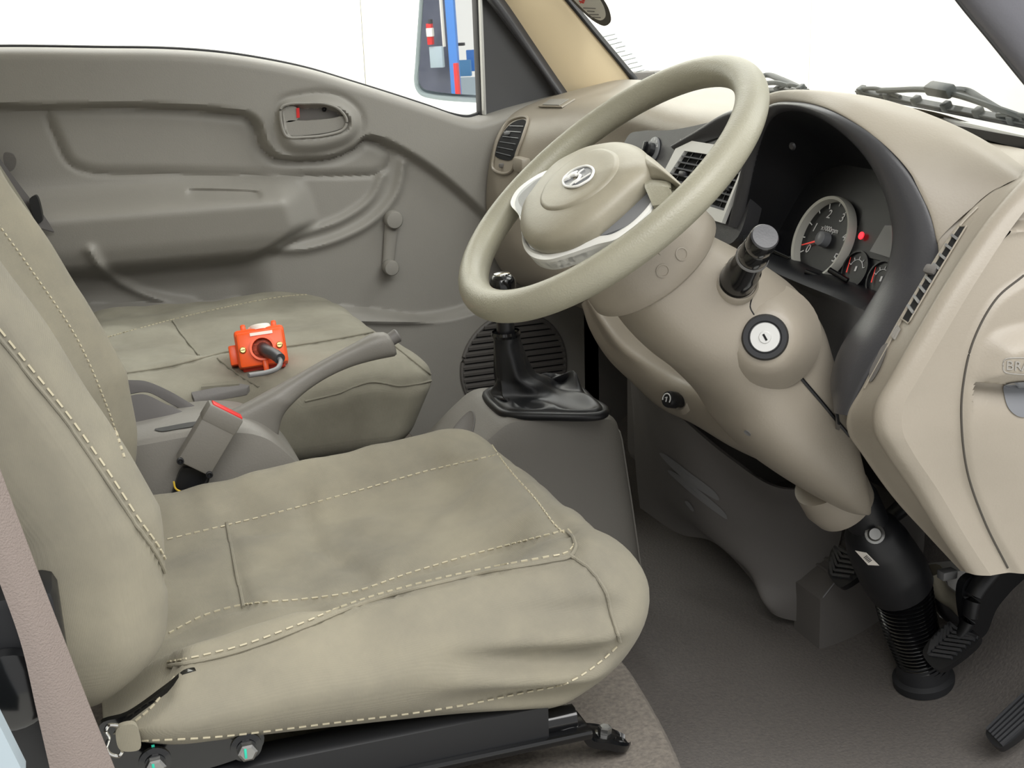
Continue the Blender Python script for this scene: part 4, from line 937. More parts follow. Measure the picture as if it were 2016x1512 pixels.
# --- infill between rim and the end block
rA = [(1795, 345, -0.523), (1830, 420, -0.545), (1846, 480, -0.557), (1843, 540, -0.562), (1802, 614, -0.562), (1732, 706, -0.557), (1692, 776, -0.552), (1666, 836, -0.547)]
rB = [(2005, 352, -0.585), (1950, 378, -0.578), (1896, 430, -0.58), (1850, 500, -0.583), (1800, 580, -0.585), (1740, 682, -0.585), (1700, 760, -0.58), (1668, 825, -0.565)]
a3 = rowpx(rA); b3 = rowpx(rB); m3 = [a*0.5+b*0.5+np.array([0.012, 0.0, -0.004])*(1 if i < 5 else 0.3) for i, (a, b) in enumerate(zip(a3, b3))]
one('end_infill', g_grid(patch([[p+np.array([0.012, 0, 0]) for p in a3], a3, m3, b3], 24, 60)), 'beige', da, sharp=70)
# --- end block: narrow strip facing the driver, rounded ridge, side face with round lid
SI = [(2040, 300, -0.575), (2005, 350, -0.58), (1945, 385, -0.578), (1884, 445, -0.58), (1800, 578, -0.585), (1740, 682, -0.585), (1700, 760, -0.58), (1670, 815, -0.568), (1670, 850, -0.565), (1700, 897, -0.567), (1760, 980, -0.572), (1830, 1057, -0.58), (1893, 1124, -0.59)]
KI = [(2110, 290, -0.63), (2040, 335, -0.635), (1990, 388, -0.64), (1940, 452, -0.642), (1868, 562, -0.645), (1805, 668, -0.645), (1762, 742, -0.643), (1732, 798, -0.64), (1731, 845, -0.64), (1752, 888, -0.64), (1802, 962, -0.64), (1862, 1062, -0.645), (1906, 1128, -0.65)]
nS = 240
S3 = cr(rowpx(SI), nS); K3 = cr(rowpx(KI), nS); rows = []
rows.append(S3+np.array([0.012, 0.004, 0.0]))
for s, b in ((0, 0.0), (0.03, 0.0015), (0.12, 0.0), (0.3, -0.001), (0.6, -0.001), (0.8, 0.0), (0.92, 0.002), (1.0, 0.0)): rows.append(S3*(1-s)+K3*s+np.array([-1, 0, 0.2])*b)
for dx, dy in ((0.003, -0.006), (0.008, -0.010), (0.016, -0.014)): rows.append(K3+np.array([dx, dy, 0.0]))
strip = one('end_strip', g_grid(np.stack([cr(np.array(rows)[:, j], 40) for j in range(nS)], 1)), 'beige', da, sharp=70)
E0 = K3+np.array([0.016, -0.014, 0.0]); us = np.linspace(0, 1, 200)**1.15
xr = 0.56; zr = np.interp(np.linspace(0, 1, nS), [0, 0.15, 1], [0.745, 0.735, E0[-1, 2]])
X = E0[:, :1]+(xr-E0[:, :1])*us[None]; Z = E0[:, 2:]+(zr[:, None]-E0[:, 2:])*us[None]; Yb = E0[:, 1:2]+(-0.678-E0[:, 1:2])*ss(0, 0.35, us)[None]
YE = -0.672
H = np.zeros_like(X)
lid = cr(dz([(2150, 470), (2060, 510), (2016, 542), (1962, 588), (1916, 672), (1896, 760), (1893, 830), (1905, 930), (1940, 1030), (1988, 1125), (2040, 1200), (2150, 1200)], YE), 140)
Sd = sdf(X, Z, np.vstack([lid, [(0.9, 0.2), (0.9, 0.7)]]))
H += 0.006*ss(0.0, 0.012, -Sd)
bmp = cr(dz([(1922, 752), (1930, 700), (1950, 662), (1992, 640), (2060, 630), (2150, 640), (2150, 752), (2040, 754)], YE), 90, True)
Sd = sdf(X, Z, bmp); zl = at(1960, 753, y=YE)[2]
H += 0.020*ss(0.0, 0.030, -Sd)*(1-ss(-0.002, 0.001, zl-Z)) if False else 0.018*ss(-0.004, 0.022, -Sd)
# sharp lower brow
bx_ = dz([(1922, 752), (2150, 756)], YE); dl = dline(X, Z, bx_); below = (Z < np.interp(X, [bx_[0][0], bx_[1][0]], [bx_[0][1], bx_[1][1]]))
H -= np.where(below & (X > bx_[0][0]), 0.014*gs(dl, 0.020), 0)
rec_o = cr(dz([(1953, 480), (1960, 455), (1985, 395), (2002, 370), (2030, 362), (2110, 350), (2110, 440), (2000, 470), (1975, 484)], YE), 70, True)
rec_i = cr(dz([(1978, 462), (1986, 440), (2006, 392), (2020, 382), (2110, 370), (2110, 432), (2010, 456)], YE), 70, True)
H += 0.004*(1-ss(-0.006, 0.004, sdf(X, Z, rec_o)))-0.022*(1-ss(-0.004, 0.003, sdf(X, Z, rec_i)))
side = one('end_panel', g_grid(np.stack([X, Yb-H, Z], 2)), 'beige', da, sharp=50)
sb = bvh_of(side); stb = bvh_of(strip)
lo_ = lay(sb, [(2016, 542), (1962, 588), (1916, 672), (1896, 760), (1893, 830), (1905, 930), (1940, 1030), (1984, 1118)], 120, 0.0, False); one('lid_seam', g_tube(lo_, 0.0011, 6), 'seam_dark', side)
m = MB()
for k_, ch in enumerate('BRAKE'):
    p, n1 = onto(sb, 1988+k_*15, 720.5+k_*0.6)
    if p is not None: m.add(*text_mesh(ch, 0.0125, p+n1*0.0006, np.cross(np.array([0, 0, 1])-n1*n1[2], n1), np.array([0, 0, 1])-n1*n1[2], 0.0006))
bo_ = lay(sb, [(1976, 712), (1980, 707), (2060, 709), (2064, 714), (2064, 730), (2060, 735), (1980, 733), (1976, 729)], 60, 0.0003)
m.add(*g_tube(bo_, 0.0006, 6, closed=True))
m.build('lid_lettering', 'door_grey', side, False)
one('lid_pull', g_fill(sb, [(1976, 757), (2060, 758), (2060, 800), (2035, 818), (2005, 820), (1985, 805), (1976, 780)], 50, 0.0015), 'satin_grey', side)
# slot vent in the strip
sl = [(1889, 447), (1904, 447), (1790, 638), (1775, 628)]
ed1 = lay(stb, [(1889, 447), (1832, 537), (1775, 628)], 30, 0.0012, False); ed2 = lay(stb, [(1904, 447), (1847, 541), (1790, 638)], 30, 0.0012, False)
slot = one('slot_vent', g_grid(np.array([ed1, ed1*0.5+ed2*0.5, ed2])), 'dark_void', da)
one('slot_rim', g_tube(np.vstack([ed1, ed2[::-1]]), 0.0009, 6, closed=True), 'beige', slot)
for k in range(1, 9):
    i = int(k*29/9); a, b = ed1[i], ed2[min(i+1, 29)]; n1 = onto(stb, *(np.array([1896, 447])*(1-k/9)+np.array([1782, 633])*k/9))[1]
    one('slot_bar', g_box((a+b)/2+n1*0.0008, (np.linalg.norm(b-a), 0.0026, 0.0026), ax=(b-a, n1, np.cross(b-a, n1))), 'lens_grey', slot, False)
p, n1 = onto(stb, 1834, 534); one('slot_slider', g_box(p+n1*0.003+np.array([0, -0.004, 0]), (0.016, 0.010, 0.010), ax=((0, -1, 0), (0.5, 0, 0.85), (-0.85, 0, 0.5)), bev=0.003), 'trim_dark', slot)
p, n1 = onto(stb, 1767, 656)
for k in range(4): one('thumb_rib', g_box(p+n1*0.0022+np.array([0, -0.003+0.002*k, 0])+np.array([0.0015, 0, 0.002])*(k-1.5)*0.3, (0.0012, 0.012, 0.002), ax=((0, -1, 0), (0.5, 0, 0.85), (-0.85, 0, 0.5))), 'door_grey', slot, False)
one('blank_plug', g_fill(stb, [(1750, 677), (1745, 700), (1730, 735), (1716, 753), (1713, 740), (1722, 705), (1738, 682)], 40, 0.0016), 'trim_dark', da)
rim_l = lay(stb, [(1926, 410), (1890, 448), (1800, 590), (1740, 700), (1704, 765)], 60, 0.0012, False)
one('strip_bead', g_tube(rim_l, 0.0010, 6), 'beige', da)
# --- lower edge of the end block, underside
one('end_underside', g_grid(np.array([S3[-70:]+np.array([0.012, 0.004, 0]), S3[-70:]+np.array([0.10, 0.02, 0.02])])), 'beige', da)

# --- knee rail below the column with hand-throttle knob, and lower centre cover
kr0 = rowpx([(1152, 592, 0.06), (1174, 640, 0.05), (1206, 688, 0.02), (1250, 725, -0.03), (1308, 765, -0.09), (1365, 795, -0.14), (1440, 850, -0.19), (1520, 900, -0.22)])
krm = rowpx([(1160, 590, 0.05), (1184, 628, 0.03), (1220, 675, 0.00), (1262, 708, -0.04), (1320, 741, -0.09), (1372, 768, -0.14), (1440, 830, -0.20), (1520, 890, -0.23)])
krl = rowpx([(1145, 600, 0.07), (1162, 650, 0.07), (1196, 705, 0.05), (1246, 755, 0.00), (1300, 803, -0.06), (1365, 835, -0.12), (1440, 880, -0.17), (1520, 918, -0.20)])
krb = [p+np.array([0.05, 0.02, 0.0]) for p in krl]; krt = [p+np.array([0.06, 0.02, 0.0]) for p in krm]
kr_ = one('knee_rail', g_grid(patch([krt, krm, kr0, krl, krb], 30, 60)), 'beige', da, sharp=60)
krb_ = bvh_of(kr_)
kp0 = at(1345, 790, y=-0.115); kp1 = at(1302, 784, y=-0.125); kax = kp1-kp0
one('throttle_collar', g_lathe([(0.019, -0.012), (0.019, 0.0), (0.013, 0.006), (0.011, 0.004)], kp0, kax, 28), 'beige', da)
tk = one('throttle_knob', g_lathe([(0.0095, 0.0), (0.0095, 0.012), (0.0115, 0.015), (0.0118, 0.028), (0.0105, 0.031), (0.004, 0.0315)], kp0, kax, 28), 'black', da)
fr_ = frame(kax); arc = [kp0+fr_[0]*0.032+(fr_[1]*math.cos(t)+fr_[2]*math.sin(t))*0.0075 for t in np.linspace(-0.4, 3.6, 20)]
m = MB().add(*g_tube(arc, 0.0009, 6)); m.add(*g_tube([kp0+fr_[0]*0.032-fr_[2]*0.004, kp0+fr_[0]*0.032+fr_[2]*0.003, kp0+fr_[0]*0.032+fr_[2]*0.001+fr_[1]*0.003], 0.0008, 6)); m.build('throttle_symbol', 'gauge_white', tk, False)
lc = [[(1200, 640, 0.10), (1260, 740, 0.02), (1350, 830, -0.07), (1440, 905, -0.13), (1530, 960, -0.18), (1640, 960, -0.22)],
      [(1235, 720, 0.10), (1275, 820, 0.02), (1350, 890, -0.07), (1450, 960, -0.12), (1545, 1010, -0.16), (1660, 1010, -0.20)],
      [(1245, 800, 0.10), (1290, 900, 0.03), (1355, 970, -0.06), (1440, 1030, -0.11), (1540, 1080, -0.15), (1650, 1080, -0.19)],
      [(1250, 900, 0.10), (1310, 980, 0.03), (1375, 1040, -0.05), (1450, 1100, -0.11), (1530, 1150, -0.15), (1625, 1150, -0.18)],
      [(1255, 960, 0.10), (1330, 1030, 0.03), (1400, 1058, -0.04), (1470, 1120, -0.11), (1510, 1190, -0.15), (1590, 1215, -0.17)],
      [(1260, 1000, 0.10), (1335, 1050, 0.03), (1405, 1068, -0.04), (1478, 1140, -0.11), (1518, 1206, -0.15), (1590, 1228, -0.17)]]
lcv = one('tunnel_cover', g_grid(patch([rowpx(r) for r in lc], 50, 50), thick=(0.006, 0.004, 0)), 'trim_dark', da, sharp=60)
lb = bvh_of(lcv)
for s in ([(1300, 891), (1308, 892), (1360, 930), (1412, 972), (1416, 984), (1398, 976), (1340, 935)], [(1316, 925), (1324, 926), (1385, 970), (1430, 1012), (1432, 1021), (1400, 1000), (1345, 955)], [(1350, 986), (1356, 986), (1368, 1004), (1366, 1006)]):
    one('cover_slot', g_fill(lb, s, 30, 0.002), 'lens_grey', da)
# ================================================================== steering column and wheel
WC = np.array([-0.0095, -0.37, 0.7046]); WN = nrm((-0.624, 0, 0.7815)); WA = -WN; WUP = nrm((0.7815, 0, 0.624)); WR = np.array([0, -1.0, 0])
def wp(a, b, h): return WC+WR*a+WUP*b+WN*h
def won(px, py, h):
    ray = ray_of(px, py); o = WC+WN*h; t = ((o-CC)@WN)/(ray@WN); return CC+ray*t
co = thing('steering_column', (0.44, -0.37, 0.0), 'beige steering column shroud with ignition lock and black stalk', 'steering column')
ts = np.array([0.085, 0.11, 0.15, 0.19, 0.23, 0.28, 0.32, 0.37, 0.42, 0.47, 0.505, 0.52])
hu = np.array([0.046, 0.050, 0.066, 0.080, 0.090, 0.090, 0.078, 0.062, 0.042, 0.022, 0.008, 0.0])
hd = np.array([0.068, 0.072, 0.075, 0.072, 0.064, 0.060, 0.064, 0.061, 0.051, 0.037, 0.024, 0.012])
hw = np.array([0.068, 0.072, 0.082, 0.086, 0.086, 0.086, 0.085, 0.084, 0.080, 0.072, 0.060, 0.050])
T = np.linspace(0.085, 0.52, 90); q = lambda A: np.interp(T, *cr(np.c_[ts, A], 200).T)
HU, HD, HW = q(hu), q(hd), q(hw); ang = np.linspace(0, 2*math.pi, 80, endpoint=False)
sq = lambda v, e: np.sign(v)*np.abs(v)**e
R_ = []
for t, u, d, w in zip(T, HU, HD, HW):
    c = WC+WA*t; m_ = (u-d)/2; h_ = (u+d)/2
    R_.append([c+WUP*(m_+h_*sq(math.sin(a), 0.72))+WR*(w*sq(math.cos(a), 0.72)) for a in ang])
R_ = np.array(R_)
# swelling round the ignition lock
IG = at(1506, 664, y=-0.452); ID = nrm(CC-IG); ID = nrm(ID+np.array([0, -0.15, 0.1]))
D = np.linalg.norm(R_-IG, axis=2); R_ = R_+ID*(0.012*gs(D, 0.045))[..., None]
V, F = g_grid(R_, cv=True); n = R_.shape[0]*80; F = F+[tuple(range(80)), tuple(range(n-80, n))[::-1]]
sh = one('shroud', (V, F), 'beige', co, sharp=60); shb = bvh_of(sh)
def seam(px, r=0.0010, m='black', nm='seam', par=sh, n=50, lift=0.0):
    L_ = lay(shb, px, n, lift, False); return one(nm, g_tube(L_, r, 6), m, par)
seam([(1545, 706), (1580, 748), (1620, 795), (1655, 838), (1672, 858)], 0.0022)
seam([(1481, 566), (1482, 580), (1477, 604), (1486, 622)], 0.0008)
# lower lip of the shroud
tt = [at(1620, 968, y=-0.34), at(1650, 994, y=-0.35), at(1690, 985, y=-0.39), at(1700, 965, y=-0.43)]
one('shroud_lip', g_lathe([(0.040, -0.03), (0.044, 0.0), (0.040, 0.02), (0.034, 0.024)], WC+WA*0.505-WUP*0.012, WA, 40), 'beige', co)
p, n1 = onto(shb, 1472, 852); one('screw_hole', g_lathe([(0.004, 0.0), (0.0045, 0.001), (0.003, 0.0005)], p, n1, 16), 'lens_grey', sh)
# ignition lock
ig, n1 = onto(shb, 1506, 664); idd = nrm(CC-ig)
ig = ig+idd*0.010
one('ignition_boss', g_lathe([(0.060, -0.050), (0.050, -0.030), (0.041, -0.015), (0.033, -0.005), (0.026, -0.001)], ig, idd, 44), 'beige', sh, sharp=60)
lk = one('ignition_bezel', g_lathe([(0.0235, -0.012), (0.0245, 0.0), (0.0225, 0.006), (0.0175, 0.006), (0.0165, 0.003)], ig, idd, 44), 'rubber', co)
one('lock_face', g_lathe([(0.0160, 0.0), (0.0155, 0.0045), (0.0150, 0.005), (0.0065, 0.005), (0.006, 0.0065), (0.001, 0.0065)], ig, idd, 40), 'silver', lk)
fr_ = frame(idd); one('key_slot', g_box(ig+idd*0.0068, (0.0022, 0.0075, 0.0006), ax=(fr_[1]*0.85-fr_[2]*0.5, fr_[2]*0.85+fr_[1]*0.5, idd)), 'dark_void', lk, False)
# combination stalk pointing at the door
b0, n1 = onto(shb, 1450, 555); tip = at(1506, 466, y=b0[1]-0.085); sd = nrm(tip-b0); Ls = np.linalg.norm(tip-b0)
one('stalk_socket', g_lathe([(0.0235, -0.012), (0.0235, 0.002), (0.0215, 0.005), (0.020, 0.002)], b0, sd, 36), 'beige', co)
stk = one('stalk', g_lathe([(0.0195, -0.01), (0.0195, 0.010), (0.0185, 0.014), (0.0185, 0.030), (0.0165, 0.034), (0.0155, Ls*0.55), (0.0150, Ls*0.57), (0.0158, Ls*0.60), (0.0150, Ls*0.78), (0.0138, Ls*0.80), (0.0145, Ls*0.82), (0.0142, Ls-0.002), (0.0128, Ls), (0.002, Ls)], b0, sd, 36), 'black_gloss', co)
one('stalk_cap', g_lathe([(0.0138, Ls-0.0005), (0.0125, Ls+0.0015), (0.001, Ls+0.002)], b0, sd, 36), 'charcoal', stk)
one('stalk_ring', g_lathe([(0.0168, Ls*0.56), (0.0170, Ls*0.58), (0.0160, Ls*0.60)], b0, sd, 36, caps=False), 'lens_grey', stk)
# shaft, joint, ribbed boot and floor ring
J0 = at(1690, 985, y=-0.37); J1 = at(1725, 1065, y=-0.37); J2 = at(1775, 1155, y=-0.37); J3 = at(1820, 1310, y=-0.37); J4 = at(1822, 1340, y=-0.37)
one('shaft', g_tube([WC+WA*0.47, J0, J1], 0.026, 20), 'black', co)
hs = cr([J0+(J1-J0)*0.5, J1, (J1+J2)/2, J2], 24)
one('joint_housing', g_tube(hs, np.interp(np.linspace(0, 1, 24), [0, 0.12, 0.35, 0.75, 1], [0.024, 0.034, 0.040, 0.044, 0.042]), 28), 'black', co)
bt = resamp(cr([J2, (J2+J3)/2+np.array([-0.004, 0, 0]), J3], 40), 22*6+1); rr = np.interp(np.linspace(0, 1, len(bt)), [0, 1], [0.036, 0.030])+0.0028*np.cos(np.arange(len(bt))*2*math.pi/6)
one('ribbed_boot', g_tube(bt, rr, 28), 'black_gloss', co)
one('floor_ring', g_lathe([(0.040, -0.006), (0.040, 0.004), (0.034, 0.008), (0.031, 0.035), (0.029, 0.04)], at(1818, 1335, y=-0.37)+np.array([0, 0, 0.0]), J2-J3+np.array([0, 0, 0.1]), 40), 'rubber', co)
jb = bvh_of(bpy.data.objects['joint_housing'])
lb_ = lay(jb, [(1685, 1083), (1706, 1086), (1731, 1112), (1712, 1112), (1700, 1104)], 5, 0.001)
lbp = [onto(jb, *c)[0]+onto(jb, *c)[1]*0.0012 for c in ((1685, 1083), (1706, 1087), (1731, 1112), (1710, 1111))]
lo = one('label', g_prism(lbp, onto(jb, 1705, 1098)[1]*0.0005), 'white_label', co, False)
p, n1 = onto(jb, 1709, 1099); m = MB()
for k in range(5): m.add(*g_box(p+n1*0.002+nrm(lbp[2]-lbp[1])*(-0.004+0.002*k), (0.0008, 0.006, 0.0003), ax=(nrm(lbp[2]-lbp[1]), np.cross(n1, nrm(lbp[2]-lbp[1])), n1)))
m.build('label_bars', 'ink', lo, False)
p, n1 = onto(jb, 1722, 1052); one('clamp_bolt', g_lathe([(0.012, -0.004), (0.012, 0.004), (0.009, 0.005), (0.007, 0.010)], p, n1, 20), 'steel', co)

# ---- wheel
wh = thing('steering_wheel', WC-WN*0.1, 'olive-grey steering wheel with domed pad and silver trimmed spokes', 'steering wheel')
RR = 0.1777
rp = [wp(math.cos(t)*RR, math.sin(t)*RR, 0) for t in np.linspace(0, 2*math.pi, 120, endpoint=False)]
one('rim', g_tube(rp, 0.0168, 28, closed=True, up=tuple(WN)), 'rim', wh)
# hub cover behind the pad
prof = [(0.052, 0.012), (0.060, 0.005), (0.066, -0.02), (0.072, -0.05), (0.079, -0.088), (0.0805, -0.104), (0.076, -0.108)]
hbp = one('hub_cover', g_lathe(prof, WC-WUP*0.012, WN, 60), 'beige', wh, sharp=60); hb_b = bvh_of(hbp)
for a, b in ((1305, 533), (1342, 500)):
    p, n1 = onto(hb_b, a, b)
    if p is not None: one('hub_hole', g_lathe([(0.0070, -0.001), (0.0072, 0.0006), (0.0058, 0.0008), (0.0052, -0.0002), (0.001, -0.0002)], p, n1, 24), 'beige', hbp)
# pad: domed lid
pout = [(1029, 447), (1036, 412), (1052, 388), (1083, 348), (1105, 328), (1138, 310), (1166, 298), (1199, 291), (1227, 288), (1255, 293), (1274, 304), (1284, 322), (1284, 345), (1266, 367), (1240, 392), (1203, 426), (1166, 456), (1129, 477), (1092, 489), (1064, 490), (1044, 482), (1032, 467)]
po = cr([won(a, b, 0.018) for a, b in pout], 120, True); pcn = won(1168, 392, 0.018)
rows = []
for s, h in ((0.97, -0.010), (0.995, -0.006), (1.0, 0.0), (0.985, 0.0055), (0.955, 0.009), (0.88, 0.0135), (0.75, 0.0175), (0.55, 0.021), (0.30, 0.0225), (0.02, 0.023)): rows.append(pcn+(po-pcn)*s+WN*h)
pad = one('horn_pad', g_grid(np.stack([cr(np.array(rows)[:, j], 36) for j in range(120)], 1), cv=True), 'pad', wh, sharp=70); pdb = bvh_of(pad)
wa = [won(1245, 300, 0.018), won(1262, 298, 0.022), won(1280, 308, 0.0230), won(1302, 326, 0.0205), won(1341, 362, 0.013)]
wb = [won(1255, 325, 0.020), won(1272, 324, 0.0260), won(1290, 329, 0.0265), won(1310, 342, 0.0225), won(1339, 364, 0.0145)]
wc_ = [won(1262, 352, 0.012), won(1276, 349, 0.018), won(1292, 346, 0.0200), won(1308, 351, 0.0180), won(1335, 367, 0.012)]
one('pad_wing', g_grid(patch([wa, wb, wc_], 16, 30), thick=-WN*0.007), 'pad', wh, sharp=70)
gap = cr([won(a, b, 0.006) for a, b in [(1026, 452), (1034, 410), (1083, 346), (1166, 298), (1227, 288), (1290, 318), (1292, 350), (1274, 374), (1246, 404), (1208, 438), (1170, 466), (1132, 486), (1092, 497), (1060, 497), (1038, 486)]], 80, True)
one('pad_gap', g_prism(gap, -WN*0.006), 'black', wh)
ci = lay(pdb, [(1064, 400), (1072, 372), (1100, 338), (1150, 304), (1190, 294), (1216, 306), (1218, 330), (1196, 362), (1150, 396), (1100, 414), (1074, 412)], 80, 0.0)
cen = lay(pdb, [(1141, 354), (1142, 354), (1142, 355)], 4, 0.0).mean(0); n0 = onto(pdb, 1142, 354)[1]
rows = [ci, ci*0.97+cen*0.03+n0*0.0022, ci*0.90+cen*0.10+n0*0.0030]+[ci*s+cen*(1-s)+n0*(0.0030+0.0002*(1-s)) for s in (0.7, 0.4, 0.05)]
disc = one('pad_disc', g_grid(np.array(rows), cv=True), 'pad', wh, sharp=70); dcb = bvh_of(disc, pad)
# oval emblem with its slanted strokes
ev = [(1110, 360), (1112, 353), (1120, 344), (1132, 336), (1145, 331), (1157, 329), (1166, 332), (1170, 338), (1168, 347), (1162, 355), (1150, 363), (1137, 369), (1122, 370), (1113, 367)]
ov = lay(dcb, ev, 70, 0.0010); cen = ov.mean(0)
one('emblem_ground', g_fill(dcb, ev, 60, 0.0006), 'satin_grey', disc)
em = one('emblem_ring', g_tube(ov+n0*0.0004, 0.0014, 8, closed=True), 'silver_bright', disc)
def strk(px, w):
    L_ = lay(dcb, px, 20, 0.0018, False); return g_tube(L_, np.interp(np.linspace(0, 1, len(L_)), np.linspace(0, 1, len(w)), w), 8)
m = MB(); m.add(*strk([(1113, 358), (1121, 353), (1130, 346), (1139, 339)], (0.0014, 0.0026, 0.0026, 0.0008)))
m.add(*strk([(1128, 349), (1136, 347), (1145, 348)], (0.0020, 0.0020, 0.0016))); m.add(*strk([(1145, 348), (1140, 356), (1133, 361), (1125, 367)], (0.0017, 0.0016, 0.0013, 0.0010)))
m.add(*strk([(1165, 344), (1150, 353), (1134, 363)], (0.0010, 0.0010, 0.0009))); m.add(*strk([(1152, 335), (1146, 339), (1140, 344)], (0.0008, 0.0010, 0.0008)))
m.build('emblem_letter', 'silver_bright', disc)
# spokes
def plate(nm, px, h, th, m_, par=wh, n=60):
    P = cr([won(a, b, h) for a, b in px], n, True); return one(nm, g_prism(P, -WN*th), m_, par)
plate('spoke_trim', [(1029, 440), (1020, 421), (1006, 404), (1006, 394), (1018, 373), (1046, 351), (1072, 337), (1100, 332), (1125, 330), (1100, 400), (1050, 440)], 0.012, 0.016, 'silver_bright')
plate('spoke_panel', [(1030, 428), (1014, 400), (1024, 377), (1048, 357), (1074, 344), (1102, 340), (1090, 380), (1050, 430)], 0.0135, 0.006, 'satin_grey')
plate('spoke_inset', [(1021, 388), (1042, 366), (1065, 349), (1085, 346), (1080, 380), (1046, 412)], 0.0143, 0.006, 'charcoal')
# U-shaped silver garnish below the pad
g1 = cr([won(a, b, 0.010) for a, b in [(1029, 440), (1028, 474), (1035, 494), (1051, 507), (1079, 511), (1120, 500), (1175, 481), (1214, 470), (1250, 444), (1284, 406), (1291, 387), (1283, 370)]], 60)
g2 = cr([won(a, b, 0.0085) for a, b in [(1034, 440), (1034, 470), (1042, 486), (1060, 494), (1084, 496), (1122, 485), (1168, 466), (1206, 460), (1244, 437), (1278, 402), (1284, 388), (1276, 374)]], 60)
one('garnish', g_grid(np.array([g1-WN*0.010, g1, g1*0.6+g2*0.4+WN*0.002, g2]), thick=-WN*0.004), 'silver_bright', wh)
plate('spoke_panel', [(1266, 368), (1282, 380), (1284, 396), (1258, 430), (1228, 447), (1180, 462), (1210, 432), (1244, 400)], 0.0095, 0.003, 'satin_grey')
# near spoke reaching the rim
A = [won(1268, 352, 0.018), won(1325, 362, 0.012), wp(0.150, 0.012, 0.004), wp(0.172, 0.010, 0.0)]
B = [won(1285, 405, 0.012), won(1330, 400, 0.006), wp(0.150, -0.040, 0.002), wp(0.172, -0.045, 0.0)]
rows = [cr(A, 20), cr([(a+b)/2+WN*0.006 for a, b in zip(A, B)], 20), cr(B, 20), cr([b-WN*0.014 for b in B], 20)]
one('spoke', g_grid(np.array(rows), thick=-WN*0.008), 'rim', wh)
A = [wp(-0.070, 0.020, 0.008), wp(-0.120, 0.018, 0.004), wp(-0.172, 0.012, 0.0)]; B = [wp(-0.070, -0.050, 0.0), wp(-0.115, -0.048, -0.002), wp(-0.172, -0.045, 0.0)]
rows = [cr(A, 20), cr([(a+b)/2+WN*0.004 for a, b in zip(A, B)], 20), cr(B, 20), cr([b-WN*0.014 for b in B], 20)]
one('spoke', g_grid(np.array(rows), thick=-WN*0.010), 'rim', wh)
# lower hub back
one('hub_back', g_lathe([(0.066, 0.0), (0.074, -0.006), (0.072, -0.03)], WC-WUP*0.022+WN*0.004, WN, 50), 'beige', wh)
# ================================================================== footwell
# heater box and inner kick panel (dark, far side of the tunnel)
hz = one('heater_housing', g_box((0.45, 0.20, 0.30), (0.24, 0.24, 0.36), bev=0.02), 'trim_dark', da)
one('rib', g_box((0.328, 0.085, 0.28), (0.006, 0.004, 0.30), bev=0.001), 'charcoal', hz)
struct('wall_kick_panel', g_box((0.60, 0.735, 0.34), (0.36, 0.03, 0.86), bev=0.008), 'trim_dark')
# footrest wedge
fr0 = at(1613, 1278, z=0.0); xN = fr0[0]; yN = fr0[1]; M0 = at(1563, 1248, x=xN); N1 = at(1617, 1175, x=xN); zt = N1[2]
pl = [(xN, -0.004), (xN-0.002, zt-0.004), (xN+0.004, zt), (xN+0.11, zt+0.115), (xN+0.17, zt+0.13), (xN+0.17, -0.004)]
frs = thing('footrest', fr0, 'dark grey ribbed footrest wedge left of the clutch pedal', 'footrest')
one('wedge', g_prism([(a, yN, b) for a, b in pl], (0, M0[1]-yN, 0)), 'trim_dark', frs)
for k in range(9):
    s = 0.20+0.085*k; c = np.array([xN+0.004+0.106*s, (yN+M0[1])/2, zt+0.115*s+0.001]); one('rib', g_box(c, (0.003, abs(M0[1]-yN)*0.86, 0.004), ax=((0.68, 0, 0.73), (0, 1, 0), (-0.73, 0, 0.68))), 'trim_dark', frs, False)
one('scuffed_edge', g_tube([np.array([xN+0.002, yN-0.0003, zt-0.001]), np.array([xN+0.03, yN-0.0003, zt+0.029])], 0.0012, 6), 'lens_grey', frs)

def pedal(name, label, corners, yc, n, arm, ribs=6, chev=True, group=None):
    cx = sum(c[0] for c in corners)/4; cy = sum(c[1] for c in corners)/4; o = at(cx, cy, y=yc); n = nrm(n)
    def on(px, py): ray = ray_of(px, py); return CC+ray*(((o-CC)@n)/(ray@n))
    q = np.array([on(*c) for c in corners]); t = thing(name, q[1], label, 'pedal', group)
    e1 = nrm(q[3]-q[0]); 
    P = cr(np.vstack([[q[i]*0.86+q[(i+1) % 4]*0.14, q[i]*0.14+q[(i+1) % 4]*0.86] for i in range(4)]), 48, True)
    one('pad', g_prism(P, -n*0.012), 'black', t)  # darker than the ribs: shade in the gaps is put into the colour
    top, bot = (q[0]*0.5+q[3]*0.5), (q[1]*0.5+q[2]*0.5)
    L_ = lambda s, r: (q[0]*(1-s)+q[3]*s)*(1-r)+(q[1]*(1-s)+q[2]*s)*r      # s across, r down
    if chev:
        for k in range(ribs):
            r = 0.10+0.80*k/(ribs-1)
            a, b, c = L_(0.08, max(r-0.30, 0.05)), L_(0.34, min(r, 0.94)), L_(0.93, max(r-0.22, 0.04)*0.9+0.03)
            for u, v in ((a, b), (b, c)):
                one('rib', g_box((u+v)/2+n*0.0015, (np.linalg.norm(v-u), 0.0036, 0.007), ax=(v-u, np.cross(n, v-u), n), bev=0.0), 'rubber_lit_rib', t, False)
    else:
        for k in range(ribs):
            s = 0.10+0.80*k/(ribs-1); u, v = L_(s, 0.06), L_(s, 0.94)
            one('rib', g_box((u+v)/2+n*0.0015, (np.linalg.norm(v-u), 0.0030, 0.008), ax=(v-u, np.cross(n, v-u), n)), 'rubber_lit_rib', t, False)
    A = cr([q.mean(0)-n*0.010]+[at(a, b, y=y) for a, b, y in arm], 24)
    one('arm', g_tube(A, np.linspace(0.010, 0.017, 24), 14, flat=0.7), 'black', t)
    return t
